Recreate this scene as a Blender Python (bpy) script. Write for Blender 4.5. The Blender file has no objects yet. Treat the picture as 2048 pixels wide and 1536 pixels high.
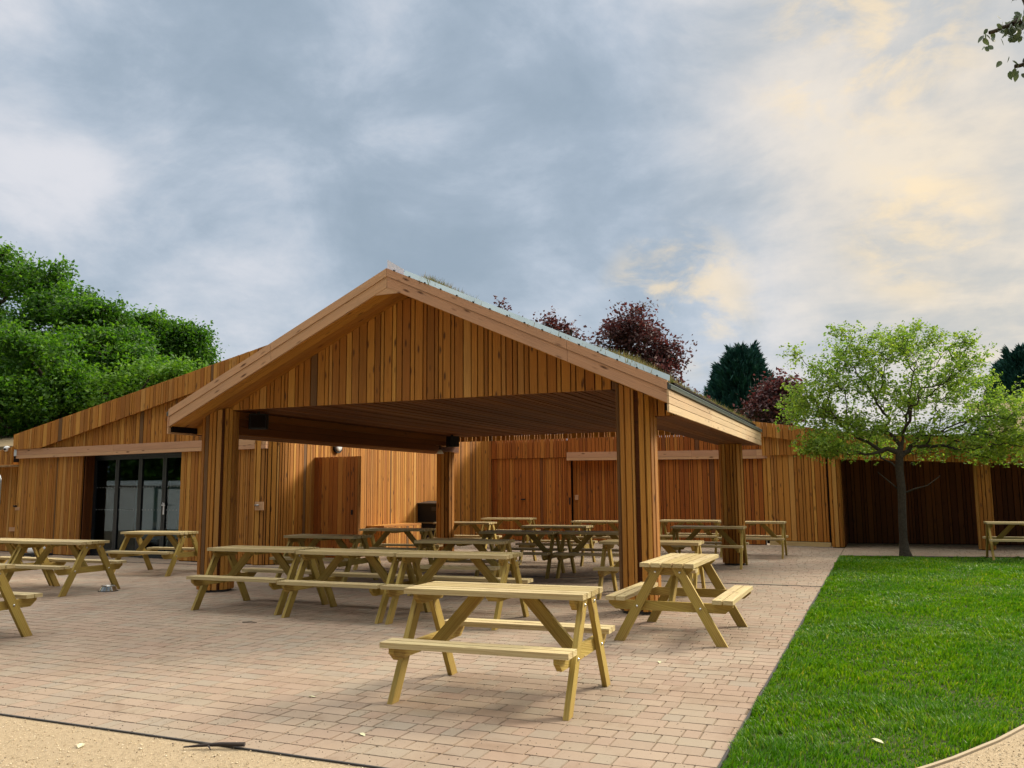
import bpy, math, random
import numpy as np
from mathutils import Vector, Matrix
R = math.radians
rng = np.random.default_rng(7)
random.seed(11)
sc = bpy.context.scene
col = sc.collection

# ---------------------------------------------------------------- camera
cd = bpy.data.cameras.new('camera'); cam = bpy.data.objects.new('camera', cd); col.objects.link(cam)
CAM = Vector((2.718, -10.15, 1.4538)); YAW = R(23.2)
cam.matrix_world = Matrix.Translation(CAM) @ Matrix.Rotation(YAW, 4, 'Z') @ Matrix.Rotation(R(90 + 7.185), 4, 'X') @ Matrix.Rotation(R(-0.42), 4, 'Z')
cd.sensor_width = 36; cd.lens = 36 * 1693.6 / 2048; cd.clip_start = .05; cd.clip_end = 3000
sc.camera = cam

# ---------------------------------------------------------------- light
SUN_AZ = R(113.2 - 62); SUN_EL = R(30)
sl = bpy.data.lights.new('sun', 'SUN'); sl.energy = 3.3; sl.angle = R(15); sl.color = (1, .90, .74)
so = bpy.data.objects.new('sun', sl); col.objects.link(so)
sd = Vector((math.cos(SUN_AZ) * math.cos(SUN_EL), math.sin(SUN_AZ) * math.cos(SUN_EL), math.sin(SUN_EL)))
so.rotation_euler = sd.to_track_quat('Z', 'Y').to_euler()
sc.view_settings.view_transform = 'Standard'; sc.view_settings.look = 'None'
sc.view_settings.exposure = 0.62; sc.view_settings.gamma = 1; sc.view_settings.use_curve_mapping = False
sc.cycles.max_bounces = 8; sc.cycles.transparent_max_bounces = 8
sc.cycles.use_adaptive_sampling = True; sc.cycles.adaptive_threshold = .02
sc.cycles.use_denoising = True
try: sc.cycles.denoiser = 'OPENIMAGEDENOISE'
except Exception: pass

class NT:
    """tiny helper for node trees"""
    def __init__(s, tree): s.t = tree; s.t.nodes.clear()
    def n(s, typ, ins=None, **kw):
        nd = s.t.nodes.new(typ)
        for k, v in kw.items(): setattr(nd, k, v)
        for k, v in (ins or {}).items():
            sock = nd.inputs[k]
            if isinstance(v, bpy.types.NodeSocket): s.t.links.new(v, sock)
            else: sock.default_value = v
        return nd
    def math(s, op, a, b=0, c=0, clamp=False):
        nd = s.n('ShaderNodeMath', operation=op, use_clamp=clamp)
        for i, v in enumerate((a, b, c)):
            if isinstance(v, bpy.types.NodeSocket): s.t.links.new(v, nd.inputs[i])
            else: nd.inputs[i].default_value = v
        return nd.outputs[0]
    def mix(s, f, a, b, bt='MIX'):
        nd = s.n('ShaderNodeMixRGB', blend_type=bt)
        for k, v in (('Fac', f), ('Color1', a), ('Color2', b)):
            if isinstance(v, bpy.types.NodeSocket): s.t.links.new(v, nd.inputs[k])
            else: nd.inputs[k].default_value = v if k == 'Fac' else (*v, 1)[:4]
        return nd.outputs[0]
    def ramp(s, f, stops, interp='LINEAR'):
        nd = s.n('ShaderNodeValToRGB', {'Fac': f}); cr = nd.color_ramp; cr.interpolation = interp
        while len(cr.elements) < len(stops): cr.elements.new(.5)
        for e, (p, c) in zip(cr.elements, stops): e.position = p; e.color = (*c, 1) if len(c) == 3 else c
        return nd.outputs[0]
    def smooth(s, v, a, b):
        nd = s.n('ShaderNodeMapRange', {'Value': v, 'From Min': a, 'From Max': b}, interpolation_type='SMOOTHSTEP')
        return nd.outputs[0]

# ---------------------------------------------------------------- sky
w = bpy.data.worlds.new('World'); sc.world = w; w.use_nodes = True
t = NT(w.node_tree)
out = t.n('ShaderNodeOutputWorld')
sky = t.n('ShaderNodeTexSky', sky_type='NISHITA'); sky.sun_disc = False
sky.sun_elevation = SUN_EL; sky.sun_rotation = R(90) - SUN_AZ; sky.dust_density = 3
tc = t.n('ShaderNodeTexCoord').outputs['Generated']
def dirv(az, el):     # az: degrees right of the view axis
    a = R(113.2 - az); e = R(el)
    return (math.cos(a) * math.cos(e), math.sin(a) * math.cos(e), math.sin(e))
sep = t.n('ShaderNodeSeparateXYZ', {0: tc})
zc = t.math('MAXIMUM', sep.outputs[2], 0)
den = t.math('ADD', zc, .16)
px = t.math('DIVIDE', sep.outputs[0], den); py = t.math('DIVIDE', sep.outputs[1], den)
pv = t.n('ShaderNodeCombineXYZ', {0: px, 1: py, 2: 0}).outputs[0]
def blob(az, el, deg, soft=1.0):   # 1 in the middle of a patch of sky, falling to 0 at deg
    d = t.n('ShaderNodeVectorMath', operation='DOT_PRODUCT'); t.t.links.new(tc, d.inputs[0]); d.inputs[1].default_value = dirv(az, el)
    return t.smooth(d.outputs['Value'], math.cos(R(deg)), math.cos(R(deg * (1 - soft) + .5)))
nA = t.n('ShaderNodeTexNoise', {'Vector': pv, 'Scale': .7, 'Detail': 7, 'Roughness': .5, 'Distortion': .2}).outputs['Fac']
nD = t.n('ShaderNodeTexNoise', {'Vector': t.n('ShaderNodeMapping', {'Vector': tc, 'Scale': (1, 1, 1.9)}).outputs[0], 'Scale': 11, 'Detail': 7, 'Roughness': .6, 'Distortion': .3}).outputs['Fac']
pv2 = t.n('ShaderNodeMapping', {'Vector': pv, 'Location': (5.2, 3.1, 0), 'Rotation': (0, 0, R(20)), 'Scale': (1.1, 1.35, 1)}).outputs[0]
nB = t.n('ShaderNodeTexNoise', {'Vector': pv2, 'Scale': 1.3, 'Detail': 8, 'Roughness': .58, 'Distortion': .25}).outputs['Fac']
nC = t.n('ShaderNodeTexNoise', {'Vector': t.n('ShaderNodeMapping', {'Vector': tc, 'Scale': (1, 1, 1.5)}).outputs[0], 'Scale': 4.6, 'Detail': 9, 'Roughness': .6, 'Distortion': .35}).outputs['Fac']
lum = t.math('ADD', t.math('MULTIPLY', nA, .46), t.math('MULTIPLY', nB, .30))
lum = t.math('ADD', lum, t.math('MULTIPLY', nC, .62))
lum = t.math('ADD', lum, t.math('MULTIPLY', t.math('SUBTRACT', nD, .5), .16))
for az, el, dg, k in ((-17, 9, 11, .16), (-36, 32, 11, .12), (-31, 17, 7, .13), (-13, 24, 18, -.07), (4, 20, 12, -.05), (4, 10, 9, .08), (24, 30, 22, .08), (30, 14, 16, .06), (18, 8, 12, .08), (-4, 33, 12, .05)):
    b = blob(az, el, dg)
    lum = t.math('ADD', lum, t.math('MULTIPLY', b, k))
grey = t.ramp(t.smooth(lum, .46, .95), [(0, (.25, .315, .385)), (.3, (.305, .37, .445)), (.52, (.375, .435, .51)), (.75, (.47, .51, .57)), (1, (.61, .615, .65))])
warmmask = t.math('ADD', t.math('MULTIPLY', blob(36, 24, 27), .8), t.math('MULTIPLY', blob(30, 9, 18), .35), clamp=True)
warmn = t.ramp(t.smooth(t.math('ADD', nB, t.math('MULTIPLY', nC, .8)), .66, 1.16), [(0, (.36, .385, .40)), (.4, (.47, .46, .43)), (.7, (.58, .53, .455)), (1, (.70, .61, .48))])
c = t.mix(warmmask, grey, warmn)
hl = t.math('MULTIPLY', t.math('ADD', blob(26.5, 15.5, 5.5), t.math('ADD', blob(11.5, 12.5, 6), blob(24, 27, 8)), clamp=True), t.smooth(nD, .45, .66))
c = t.mix(t.math('MULTIPLY', hl, .6), c, (.86, .66, .38))
# an overcast sky is brightest overhead, and the evening side beyond the picture glows
zen = t.smooth(sep.outputs[2], .52, .92)
c = t.mix(1.0, c, t.mix(zen, (1, 1, 1), (7.6, 6.4, 5.2)), 'MULTIPLY')
rearsky = blob(180, 5, 95)
c = t.mix(1.0, c, t.mix(rearsky, (1, 1, 1), (.36, .36, .36)), 'MULTIPLY')
side = blob(85, 22, 48)
c = t.mix(1.0, c, t.mix(side, (1, 1, 1), (2.3, 2.0, 1.6)), 'MULTIPLY')
c = t.mix(1.0, c, (8.2, 8.2, 8.2), 'MULTIPLY')
c = t.mix(.93, sky.outputs[0], c)
bg = t.n('ShaderNodeBackground', {'Color': c, 'Strength': .1})
t.t.links.new(bg.outputs[0], out.inputs[0])

# ---------------------------------------------------------------- materials
def newmat(name):
    m = bpy.data.materials.new(name); m.use_nodes = True
    return m, NT(m.node_tree)
def finish(t, base, rough=.7, bump=None, bstr=.3, bdist=.01, spec=.3, metal=0, **extra):
    o = t.n('ShaderNodeOutputMaterial')
    ins = {'Base Color': base if isinstance(base, bpy.types.NodeSocket) else (*base, 1), 'Roughness': rough, 'Specular IOR Level': spec, 'Metallic': metal}
    ins.update(extra)
    b = t.n('ShaderNodeBsdfPrincipled', ins)
    if bump is not None:
        bn = t.n('ShaderNodeBump', {'Height': bump, 'Strength': bstr, 'Distance': bdist}); t.t.links.new(bn.outputs[0], b.inputs['Normal'])
    t.t.links.new(b.outputs[0], o.inputs[0])
    return b
def wood(name, stops, knot=(.07, .025, .008), grain=.5, rough=.65, gscale=1., spec=.25, knots=1.0, green=None, smear=.25, objvar=.0):
    m, t = newmat(name)
    uv = t.n('ShaderNodeUVMap', uv_map='UVMap').outputs[0]
    isl = t.n('ShaderNodeNewGeometry').outputs['Random Per Island']
    s = t.n('ShaderNodeSeparateXYZ', {0: uv})
    r50 = t.math('MULTIPLY', isl, 57.)
    gv = t.n('ShaderNodeCombineXYZ', {0: t.math('ADD', t.math('MULTIPLY', s.outputs[0], 1.1 * gscale), r50), 1: t.math('MULTIPLY', s.outputs[1], 26 * gscale), 2: r50}).outputs[0]
    g1 = t.n('ShaderNodeTexNoise', {'Vector': gv, 'Scale': 1.3, 'Detail': 6, 'Roughness': .65, 'Distortion': 1.2}).outputs['Fac']
    wv = t.n('ShaderNodeCombineXYZ', {0: t.math('ADD', t.math('MULTIPLY', s.outputs[0], .55), r50), 1: t.math('MULTIPLY', s.outputs[1], 5.), 2: r50}).outputs[0]
    wave = t.n('ShaderNodeTexWave', {'Vector': wv, 'Scale': 3.2, 'Distortion': 9., 'Detail': 3., 'Detail Scale': .8}, wave_type='BANDS', bands_direction='Y').outputs['Fac']
    kv = t.n('ShaderNodeCombineXYZ', {0: t.math('ADD', t.math('MULTIPLY', s.outputs[0], 2.6), r50), 1: t.math('ADD', t.math('MULTIPLY', s.outputs[1], 9.), r50), 2: 0}).outputs[0]
    vo = t.n('ShaderNodeTexVoronoi', {'Vector': kv, 'Scale': 1., 'Randomness': 1.}).outputs['Distance']
    kn = t.math('SUBTRACT', 1, t.smooth(vo, .06, .22))
    base = t.ramp(isl, stops, 'LINEAR')
    oi = t.n('ShaderNodeObjectInfo').outputs['Random']
    base = t.mix(t.math('MULTIPLY', oi, objvar), base, t.mix(1., base, (.66, .64, .60), 'MULTIPLY'))
    big = t.n('ShaderNodeTexNoise', {'Vector': t.n('ShaderNodeCombineXYZ', {0: t.math('ADD', s.outputs[0], r50), 1: t.math('MULTIPLY', s.outputs[1], 3), 2: r50}).outputs[0], 'Scale': 1.4, 'Detail': 3}).outputs['Fac']
    c = t.mix(t.math('MULTIPLY', t.smooth(g1, .35, .7), grain), base, t.mix(1., base, (.50, .40, .32), 'MULTIPLY'))
    c = t.mix(t.math('MULTIPLY', t.smooth(wave, .3, .95), grain * .75), c, t.mix(1., base, (.62, .48, .36), 'MULTIPLY'))
    c = t.mix(t.math('MULTIPLY', t.smooth(big, .35, .7), smear), c, t.mix(1., base, green or (1.25, 1.12, .95), 'MULTIPLY'))
    c = t.mix(t.math('MULTIPLY', kn, .9 * knots), c, knot)
    bm = t.math('ADD', t.math('MULTIPLY', g1, .8), t.math('MULTIPLY', wave, .3))
    finish(t, c, rough, bm, .5, .005, spec)
    return m
LARCH = [(0, (.15, .08, .033)), (.025, (.17, .09, .036)), (.06, (.28, .112, .018)), (.25, (.46, .21, .037)), (.4, (.33, .128, .019)), (.52, (.55, .285, .06)), (.66, (.40, .165, .026)), (.8, (.49, .23, .042)), (.9, (.31, .115, .018)), (1, (.60, .34, .095))]
M = {}
M['larch'] = wood('larch boards', LARCH)
M['larch_deep'] = wood('deep coloured larch', [(0, (.14, .06, .022)), (.04, (.27, .08, .013)), (.35, (.40, .14, .022)), (.6, (.25, .068, .010)), (.8, (.37, .122, .019)), (1, (.47, .20, .038))])
M['larch_pale'] = wood('fresh fascia larch', [(0, (.45, .245, .15)), (.4, (.50, .30, .18)), (.7, (.55, .345, .19)), (1, (.46, .26, .16))], grain=.28)
M['larch_shaded'] = wood('shaded larch', [(0, (.09, .028, .006)), (.3, (.16, .055, .011)), (.6, (.12, .038, .008)), (1, (.20, .075, .015))])  # darker larch copy; shade of ceiling, soffits, reveals, bays and grooves put into the colour
M['larch_lit'] = wood('lit larch', [(0, (.56, .42, .25)), (.5, (.62, .47, .28)), (1, (.52, .37, .22))], grain=.25, knots=.6)  # cream tone paints light onto the right eave boards and hood soffit
M['pine'] = wood('treated pine', [(0, (.42, .30, .075)), (.3, (.54, .40, .13)), (.6, (.46, .33, .09)), (.85, (.60, .46, .18)), (1, (.50, .36, .11))], knot=(.09, .04, .01), grain=.75, green=(.80, .88, .62), smear=.5, knots=1, objvar=.6)
M['pine_board'] = wood('pale pine boards', [(0, (.50, .40, .19)), (.5, (.60, .49, .27)), (1, (.46, .355, .155))], knot=(.14, .065, .022), grain=.6, green=(.92, .97, .82), smear=.4, knots=.9, rough=.55, spec=.4, objvar=.4)  # tabletops and seats, paler than the leg pine
M['plinth'] = wood('plinth board', [(0, (.45, .36, .17)), (1, (.52, .40, .2))])
def plain(name, c, rough=.5, metal=0, spec=.5, noise=.12, nscale=30):
    m, t = newmat(name)
    n = t.n('ShaderNodeTexNoise', {'Vector': t.n('ShaderNodeTexCoord').outputs['Object'], 'Scale': nscale, 'Detail': 4}).outputs['Fac']
    cc = t.mix(t.math('MULTIPLY', n, noise * 2), c, tuple(x * .6 for x in c))
    finish(t, cc, t.math('ADD', t.math('MULTIPLY', n, .15), rough - .07), n, .05, .002, spec, metal)
    return m
M['dark'] = plain('dark membrane', (.010, .006, .004), .9, spec=.1)
M['frame'] = plain('anthracite frame', (.010, .014, .018), .4)
M['black'] = plain('black plastic', (.010, .010, .011), .6, spec=.25)
M['steel'] = plain('stainless steel', (.62, .61, .58), .16, 1, noise=.1)
M['galv'] = plain('galvanised steel', (.42, .43, .43), .38, 1, noise=.3, nscale=8)
M['zinc'] = plain('grey metal flashing', (.27, .33, .34), .38, .8, noise=.35, nscale=2.5)
M['zincdark'] = plain('dark gutter metal', (.11, .125, .12), .35, .6, noise=.4, nscale=6)
M['white'] = plain('white painted metal', (.78, .78, .76), .35)
M['edging'] = plain('dark steel edging', (.03, .027, .024), .6)
M['conc'] = plain('pale timber edging', (.40, .31, .19), .85, noise=.4)
M['diffuser'] = plain('opal lamp cover', (.70, .74, .74), .3)
M['interior'] = plain('dark interior', (.03, .03, .03), .8)
M['reflectionblue'] = plain('pale blue reflection', (.42, .52, .62), .5, noise=.3, nscale=3)  # colour of the pale reflections imitated behind the door glass
M['chairgreen'] = plain('pale green shell', (.33, .40, .26), .5)
M['chairwhite'] = plain('white shell', (.6, .62, .62), .4)
def sheet_mat():
    m, t = newmat('clear plastic sheet')
    o = t.n('ShaderNodeOutputMaterial')
    a = t.n('ShaderNodeBsdfTransparent', {'Color': (.9, .9, .92, 1)}); b = t.n('ShaderNodeBsdfDiffuse', {'Color': (.8, .78, .8, 1)})
    mx = t.n('ShaderNodeMixShader', {0: .45, 1: a.outputs[0], 2: b.outputs[0]}); t.t.links.new(mx.outputs[0], o.inputs[0]); return m
M['sheet'] = sheet_mat()
def glass_mat():
    m, t = newmat('door glass')
    o = t.n('ShaderNodeOutputMaterial')
    a = t.n('ShaderNodeBsdfTransparent', {'Color': (.62, .68, .68, 1)}); b = t.n('ShaderNodeBsdfGlossy', {'Color': (.7, .8, .9, 1), 'Roughness': .02})
    mx = t.n('ShaderNodeMixShader', {0: .045, 1: a.outputs[0], 2: b.outputs[0]}); t.t.links.new(mx.outputs[0], o.inputs[0]); return m
M['glass'] = glass_mat()
def dot_mat():
    return plain('frosted dot', (.30, .33, .33), .6)
M['dot'] = dot_mat()
def paver_mat():
    m, t = newmat('clay pavers')
    isl = t.n('ShaderNodeNewGeometry').outputs['Random Per Island']
    co = t.n('ShaderNodeTexCoord').outputs['Object']
    n1 = t.n('ShaderNodeTexNoise', {'Vector': co, 'Scale': 90, 'Detail': 5, 'Roughness': .7}).outputs['Fac']
    n2 = t.n('ShaderNodeTexNoise', {'Vector': co, 'Scale': .7, 'Detail': 5, 'Roughness': .55}).outputs['Fac']
    n3 = t.n('ShaderNodeTexNoise', {'Vector': co, 'Scale': 9, 'Detail': 4}).outputs['Fac']
    base = t.ramp(isl, [(0, (.40, .30, .225)), (.2, (.46, .35, .26)), (.4, (.43, .36, .27)), (.55, (.40, .345, .275)), (.7, (.45, .325, .245)), (.85, (.50, .385, .29)), (1, (.41, .285, .215))])
    base = t.mix(1, t.mix(.35, base, (.45, .345, .245)), (.66, .655, .64), 'MULTIPLY')
    c = t.mix(t.math('MULTIPLY', t.smooth(n1, .35, .75), .28), base, t.mix(1, base, (.62, .58, .55), 'MULTIPLY'))
    c = t.mix(t.math('MULTIPLY', t.smooth(n2, .42, .68), .38), c, t.mix(1, c, (.78, .66, .60), 'MULTIPLY'))
    c = t.mix(t.math('MULTIPLY', t.smooth(n3, .5, .75), .3), c, t.mix(1, c, (1.15, 1.12, 1.05), 'MULTIPLY'))
    n4 = t.n('ShaderNodeTexNoise', {'Vector': co, 'Scale': 28, 'Detail': 3, 'Roughness': .6}).outputs['Fac']
    n5 = t.n('ShaderNodeTexNoise', {'Vector': co, 'Scale': 2.2, 'Detail': 6, 'Roughness': .7, 'Distortion': .6}).outputs['Fac']
    c = t.mix(t.math('MULTIPLY', t.smooth(n4, .66, .72), .5), c, t.mix(1, c, (.45, .38, .30), 'MULTIPLY'))
    c = t.mix(t.math('MULTIPLY', t.smooth(n5, .52, .7), .45), c, t.mix(1, c, (.66, .58, .50), 'MULTIPLY'))
    finish(t, c, .82, t.math('ADD', n1, t.math('MULTIPLY', n3, .6)), .3, .004, .25)
    return m
M['paver'] = paver_mat()
def gravel_mat(name, a, b, sc_=160):
    m, t = newmat(name)
    co = t.n('ShaderNodeTexCoord').outputs['Object']
    v = t.n('ShaderNodeTexVoronoi', {'Vector': co, 'Scale': sc_})
    n = t.n('ShaderNodeTexNoise', {'Vector': co, 'Scale': 3, 'Detail': 6, 'Roughness': .65}).outputs['Fac']
    n2 = t.n('ShaderNodeTexNoise', {'Vector': co, 'Scale': 55, 'Detail': 4, 'Roughness': .7}).outputs['Fac']
    c = t.mix(v.outputs['Color'], a, b)
    c = t.mix(t.math('MULTIPLY', t.smooth(n2, .45, .68), .55), c, tuple(x * .55 for x in a))
    c = t.mix(t.math('MULTIPLY', t.smooth(n, .4, .7), .35), c, tuple(x * .75 for x in b))
    finish(t, c, .95, t.math('ADD', t.math('MULTIPLY', v.outputs['Distance'], -1), n2), .7, .006, .1)
    return m
M['gravel'] = gravel_mat('hoggin', (.33, .245, .145), (.46, .36, .235))
M['joint'] = gravel_mat('joint sand', (.17, .13, .085), (.27, .205, .14), 220)
M['soil'] = gravel_mat('soil', (.035, .05, .015), (.06, .075, .02), 60)
M['field'] = gravel_mat('field', (.05, .09, .02), (.09, .13, .03), 6)
def isl_mat(name, stops, rough=.8, spec=.2, transl=0., tint=(1, 1, .6), patch=None, pscale=1.):
    m, t = newmat(name)
    isl = t.n('ShaderNodeNewGeometry').outputs['Random Per Island']
    c = t.ramp(isl, stops)
    if patch:
        co = t.n('ShaderNodeTexCoord').outputs['Object']
        n = t.n('ShaderNodeTexNoise', {'Vector': co, 'Scale': pscale, 'Detail': 4, 'Roughness': .6}).outputs['Fac']
        c = t.mix(t.smooth(n, .35, .68), c, t.mix(1, c, patch, 'MULTIPLY'))
    o = t.n('ShaderNodeOutputMaterial')
    b = t.n('ShaderNodeBsdfPrincipled', {'Base Color': c, 'Roughness': rough, 'Specular IOR Level': spec})
    if transl:
        tr = t.n('ShaderNodeBsdfTranslucent', {'Color': t.mix(1, c, tint, 'MULTIPLY')})
        mx = t.n('ShaderNodeMixShader', {0: transl, 1: b.outputs[0], 2: tr.outputs[0]}); t.t.links.new(mx.outputs[0], o.inputs[0])
    else: t.t.links.new(b.outputs[0], o.inputs[0])
    return m
M['grass'] = isl_mat('grass blades', [(0, (.026, .105, .003)), (.4, (.05, .16, .005)), (.75, (.078, .20, .006)), (.97, (.12, .23, .012)), (1, (.24, .27, .08))], .5, .3, .4, (1.4, 1.35, .45), (1.55, 1.22, .9), .9)
M['oakleaf'] = isl_mat('oak leaves', [(0, (.020, .07, .009)), (.5, (.04, .12, .015)), (1, (.09, .20, .025))], .5, .35, .5, (1.5, 1.5, .5), (1.5, 1.3, 1.0), .45)
M['limeleaf'] = isl_mat('fresh leaves', [(0, (.06, .15, .015)), (.5, (.10, .21, .02)), (1, (.15, .27, .03))], .55, .3, .4, (1.3, 1.4, .5))
M['youngleaf'] = isl_mat('young leaves', [(0, (.075, .16, .025)), (.5, (.14, .24, .04)), (1, (.26, .36, .08))], .5, .35, .5, (1.35, 1.4, .6), (1.3, 1.15, .9), 1.1)
M['copperleaf'] = isl_mat('copper leaves', [(0, (.045, .022, .024)), (.5, (.085, .038, .038)), (1, (.15, .068, .06))], .55, .4, .3, (1.6, .8, .8))
M['conifer'] = isl_mat('cypress sprays', [(0, (.012, .05, .042)), (.5, (.02, .08, .065)), (1, (.04, .12, .09))], .7, .2)
M['darkleaf'] = isl_mat('branch leaves', [(0, (.05, .08, .045)), (1, (.09, .12, .07))], .5, .4, .3)
M['bark'] = gravel_mat('bark', (.040, .034, .026), (.085, .07, .052), 40)
M['sedum'] = isl_mat('roof sedum', [(0, (.10, .13, .03)), (.4, (.16, .17, .06)), (.7, (.26, .20, .12)), (1, (.34, .26, .16))], .8, .2, .3)
M['roofsoil'] = gravel_mat('dry roof matting', (.17, .125, .075), (.26, .20, .11), 25)
M['stone'] = isl_mat('loose stones', [(0, (.30, .22, .13)), (.5, (.55, .44, .28)), (.9, (.68, .58, .42)), (1, (.14, .10, .07))], .9, .2)
M['grit'] = isl_mat('dark grit', [(0, (.05, .04, .03)), (.6, (.14, .10, .06)), (1, (.5, .42, .3))], .9, .2)
M['deadleaf'] = isl_mat('dry leaf', [(0, (.50, .50, .30)), (1, (.6, .56, .38))], .7, .2)
M['twig'] = plain('dark twig', (.035, .025, .02), .9)

# ---------------------------------------------------------------- mesh helpers
class MB:
    F = ((0, 1, 3, 2), (4, 6, 7, 5), (0, 4, 5, 1), (2, 3, 7, 6), (0, 2, 6, 4), (1, 5, 7, 3))
    def __init__(s): s.v = []; s.f = []; s.uv = []; s.sm = []
    def hexa(s, P, sm=False):
        """P: 8 points, index = 4*l + 2*w + t ; grain runs along l"""
        P = [Vector(p) for p in P]; b = len(s.v); s.v += [tuple(p) for p in P]
        L = (P[4] - P[0]).length; W = (P[2] - P[0]).length; T = (P[1] - P[0]).length
        cen = sum(P, Vector()) / 8
        for k, f in enumerate(MB.F):
            a, bb, c2, d = (P[i] for i in f)
            n = (bb - a).cross(c2 - a); flip = n.dot((a + bb + c2 + d) / 4 - cen) < 0
            ff = f[::-1] if flip else f
            s.f.append(tuple(b + i for i in ff)); s.sm.append(sm)
            for i in ff:
                l, w_, t_ = i >> 2 & 1, i >> 1 & 1, i & 1
                if k < 2: s.uv.append((w_ * W * .2, t_ * T + w_ * W * .3))
                elif k < 4: s.uv.append((l * L, t_ * T + W))
                else: s.uv.append((l * L, w_ * W + (t_ * (T + W))))
    def plank(s, o, L, W, T):
        o, L, W, T = Vector(o), Vector(L), Vector(W), Vector(T)
        s.hexa([o + L * (i >> 2 & 1) + W * (i >> 1 & 1) + T * (i & 1) for i in range(8)])
    def box(s, x0, x1, y0, y1, z0, z1, grain='x'):
        d = {'x': Vector((x1 - x0, 0, 0)), 'y': Vector((0, y1 - y0, 0)), 'z': Vector((0, 0, z1 - z0))}
        o = {'x': 'xyz', 'y': 'yxz', 'z': 'zxy'}[grain]
        s.plank((x0, y0, z0), d[o[0]], d[o[1]], d[o[2]])
    def poly(s, pts, quads):
        b = len(s.v); s.v += [tuple(p) for p in pts]
        for q in quads:
            s.f.append(tuple(b + i for i in q)); s.sm.append(False)
            for i in q: s.uv.append((pts[i][0] * 1., pts[i][1] + pts[i][2]))
    def prism(s, pts2, y0, y1, plane='xz'):
        """extrude a 2d outline (x,z) between y0 and y1"""
        n = len(pts2); f = (lambda a, b, y: (a, y, b)) if plane == 'xz' else ((lambda a, b, y: (y, a, b)) if plane == 'yz' else (lambda a, b, y: (a, b, y)))
        P = [f(a, b, y0) for a, b in pts2] + [f(a, b, y1) for a, b in pts2]
        b = len(s.v); s.v += P
        fs = [tuple(range(n))[::-1], tuple(range(n, 2 * n))] + [(i, (i + 1) % n, (i + 1) % n + n, i + n) for i in range(n)]
        for q in fs:
            s.f.append(tuple(b + i for i in q)); s.sm.append(False)
            for i in q: s.uv.append((P[i][0] + P[i][1] * .3, P[i][2] + P[i][1] * .2))
    def tube(s, pts, rad, n=8, cap=True, sm=True):
        pts = [Vector(p) for p in pts]; rad = rad if hasattr(rad, '__len__') else [rad] * len(pts)
        b0 = len(s.v); x = None
        for i, p in enumerate(pts):
            d = (pts[min(i + 1, len(pts) - 1)] - pts[max(i - 1, 0)]).normalized()
            if x is None: x = d.orthogonal().normalized()
            x = (x - d * x.dot(d)).normalized(); y = d.cross(x)
            for k in range(n):
                a = 2 * math.pi * k / n
                s.v.append(tuple(p + (x * math.cos(a) + y * math.sin(a)) * rad[i]))
        for i in range(len(pts) - 1):
            for k in range(n):
                a, b = b0 + i * n + k, b0 + i * n + (k + 1) % n
                s.f.append((a, b, b + n, a + n)); s.sm.append(sm); s.uv += [(i * .1, k / n), (i * .1, k / n + .1), (i * .1 + .1, k / n + .1), (i * .1 + .1, k / n)]
        if cap:
            for q in (tuple(b0 + k for k in range(n))[::-1], tuple(b0 + (len(pts) - 1) * n + k for k in range(n))):
                s.f.append(q); s.sm.append(False); s.uv += [(0, 0)] * n
    def lathe(s, prof, cx=0, cy=0, n=24, sm=True):
        b0 = len(s.v)
        for r, z in prof:
            for k in range(n):
                a = 2 * math.pi * k / n; s.v.append((cx + r * math.cos(a), cy + r * math.sin(a), z))
        for i in range(len(prof) - 1):
            for k in range(n):
                a, b = b0 + i * n + k, b0 + i * n + (k + 1) % n
                s.f.append((a, b, b + n, a + n)); s.sm.append(sm); s.uv += [(0, 0)] * 4
    def build(s, name, mat, parent=None):
        me = bpy.data.meshes.new(name); me.from_pydata(s.v, [], s.f)
        uvl = me.uv_layers.new(name='UVMap'); uvl.data.foreach_set('uv', np.array(s.uv, float).ravel())
        me.polygons.foreach_set('use_smooth', np.array(s.sm, bool))
        me.materials.append(M[mat] if isinstance(mat, str) else mat); me.update()
        o = bpy.data.objects.new(name, me); col.objects.link(o)
        if parent is not None: o.parent = parent
        return o
def npmesh(name, verts, faces, mat, parent=None, smooth=False):
    """verts (n,3), faces (m,k) all with k corners"""
    verts = np.asarray(verts, np.float32); faces = np.asarray(faces, np.int32)
    me = bpy.data.meshes.new(name); k = faces.shape[1]
    me.vertices.add(len(verts)); me.vertices.foreach_set('co', verts.ravel())
    me.loops.add(faces.size); me.loops.foreach_set('vertex_index', faces.ravel())
    me.polygons.add(len(faces)); me.polygons.foreach_set('loop_start', np.arange(0, faces.size, k, dtype=np.int32))
    me.update(calc_edges=True); me.validate()
    me.polygons.foreach_set('use_smooth', np.full(len(me.polygons), smooth))
    me.materials.append(M[mat]); o = bpy.data.objects.new(name, me); col.objects.link(o)
    if parent is not None: o.parent = parent
    return o
def tag(o, label=None, cat=None, group=None, kind=None):
    if label: o['label'] = label
    if cat: o['category'] = cat
    if group: o['group'] = group
    if kind: o['kind'] = kind
    return o
def empty(name, loc=(0, 0, 0), rz=0, **kw):
    o = bpy.data.objects.new(name, None); col.objects.link(o); o.location = loc; o.rotation_euler = (0, 0, rz); o.empty_display_size = .2
    return tag(o, **kw)
def copy_tree(o, parent=None, skip=()):
    c = o.copy(); col.objects.link(c); c.parent = parent
    for ch in list(o.children):
        if ch.name.split('.')[0] not in skip: copy_tree(ch, c, skip)
    return c
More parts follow.
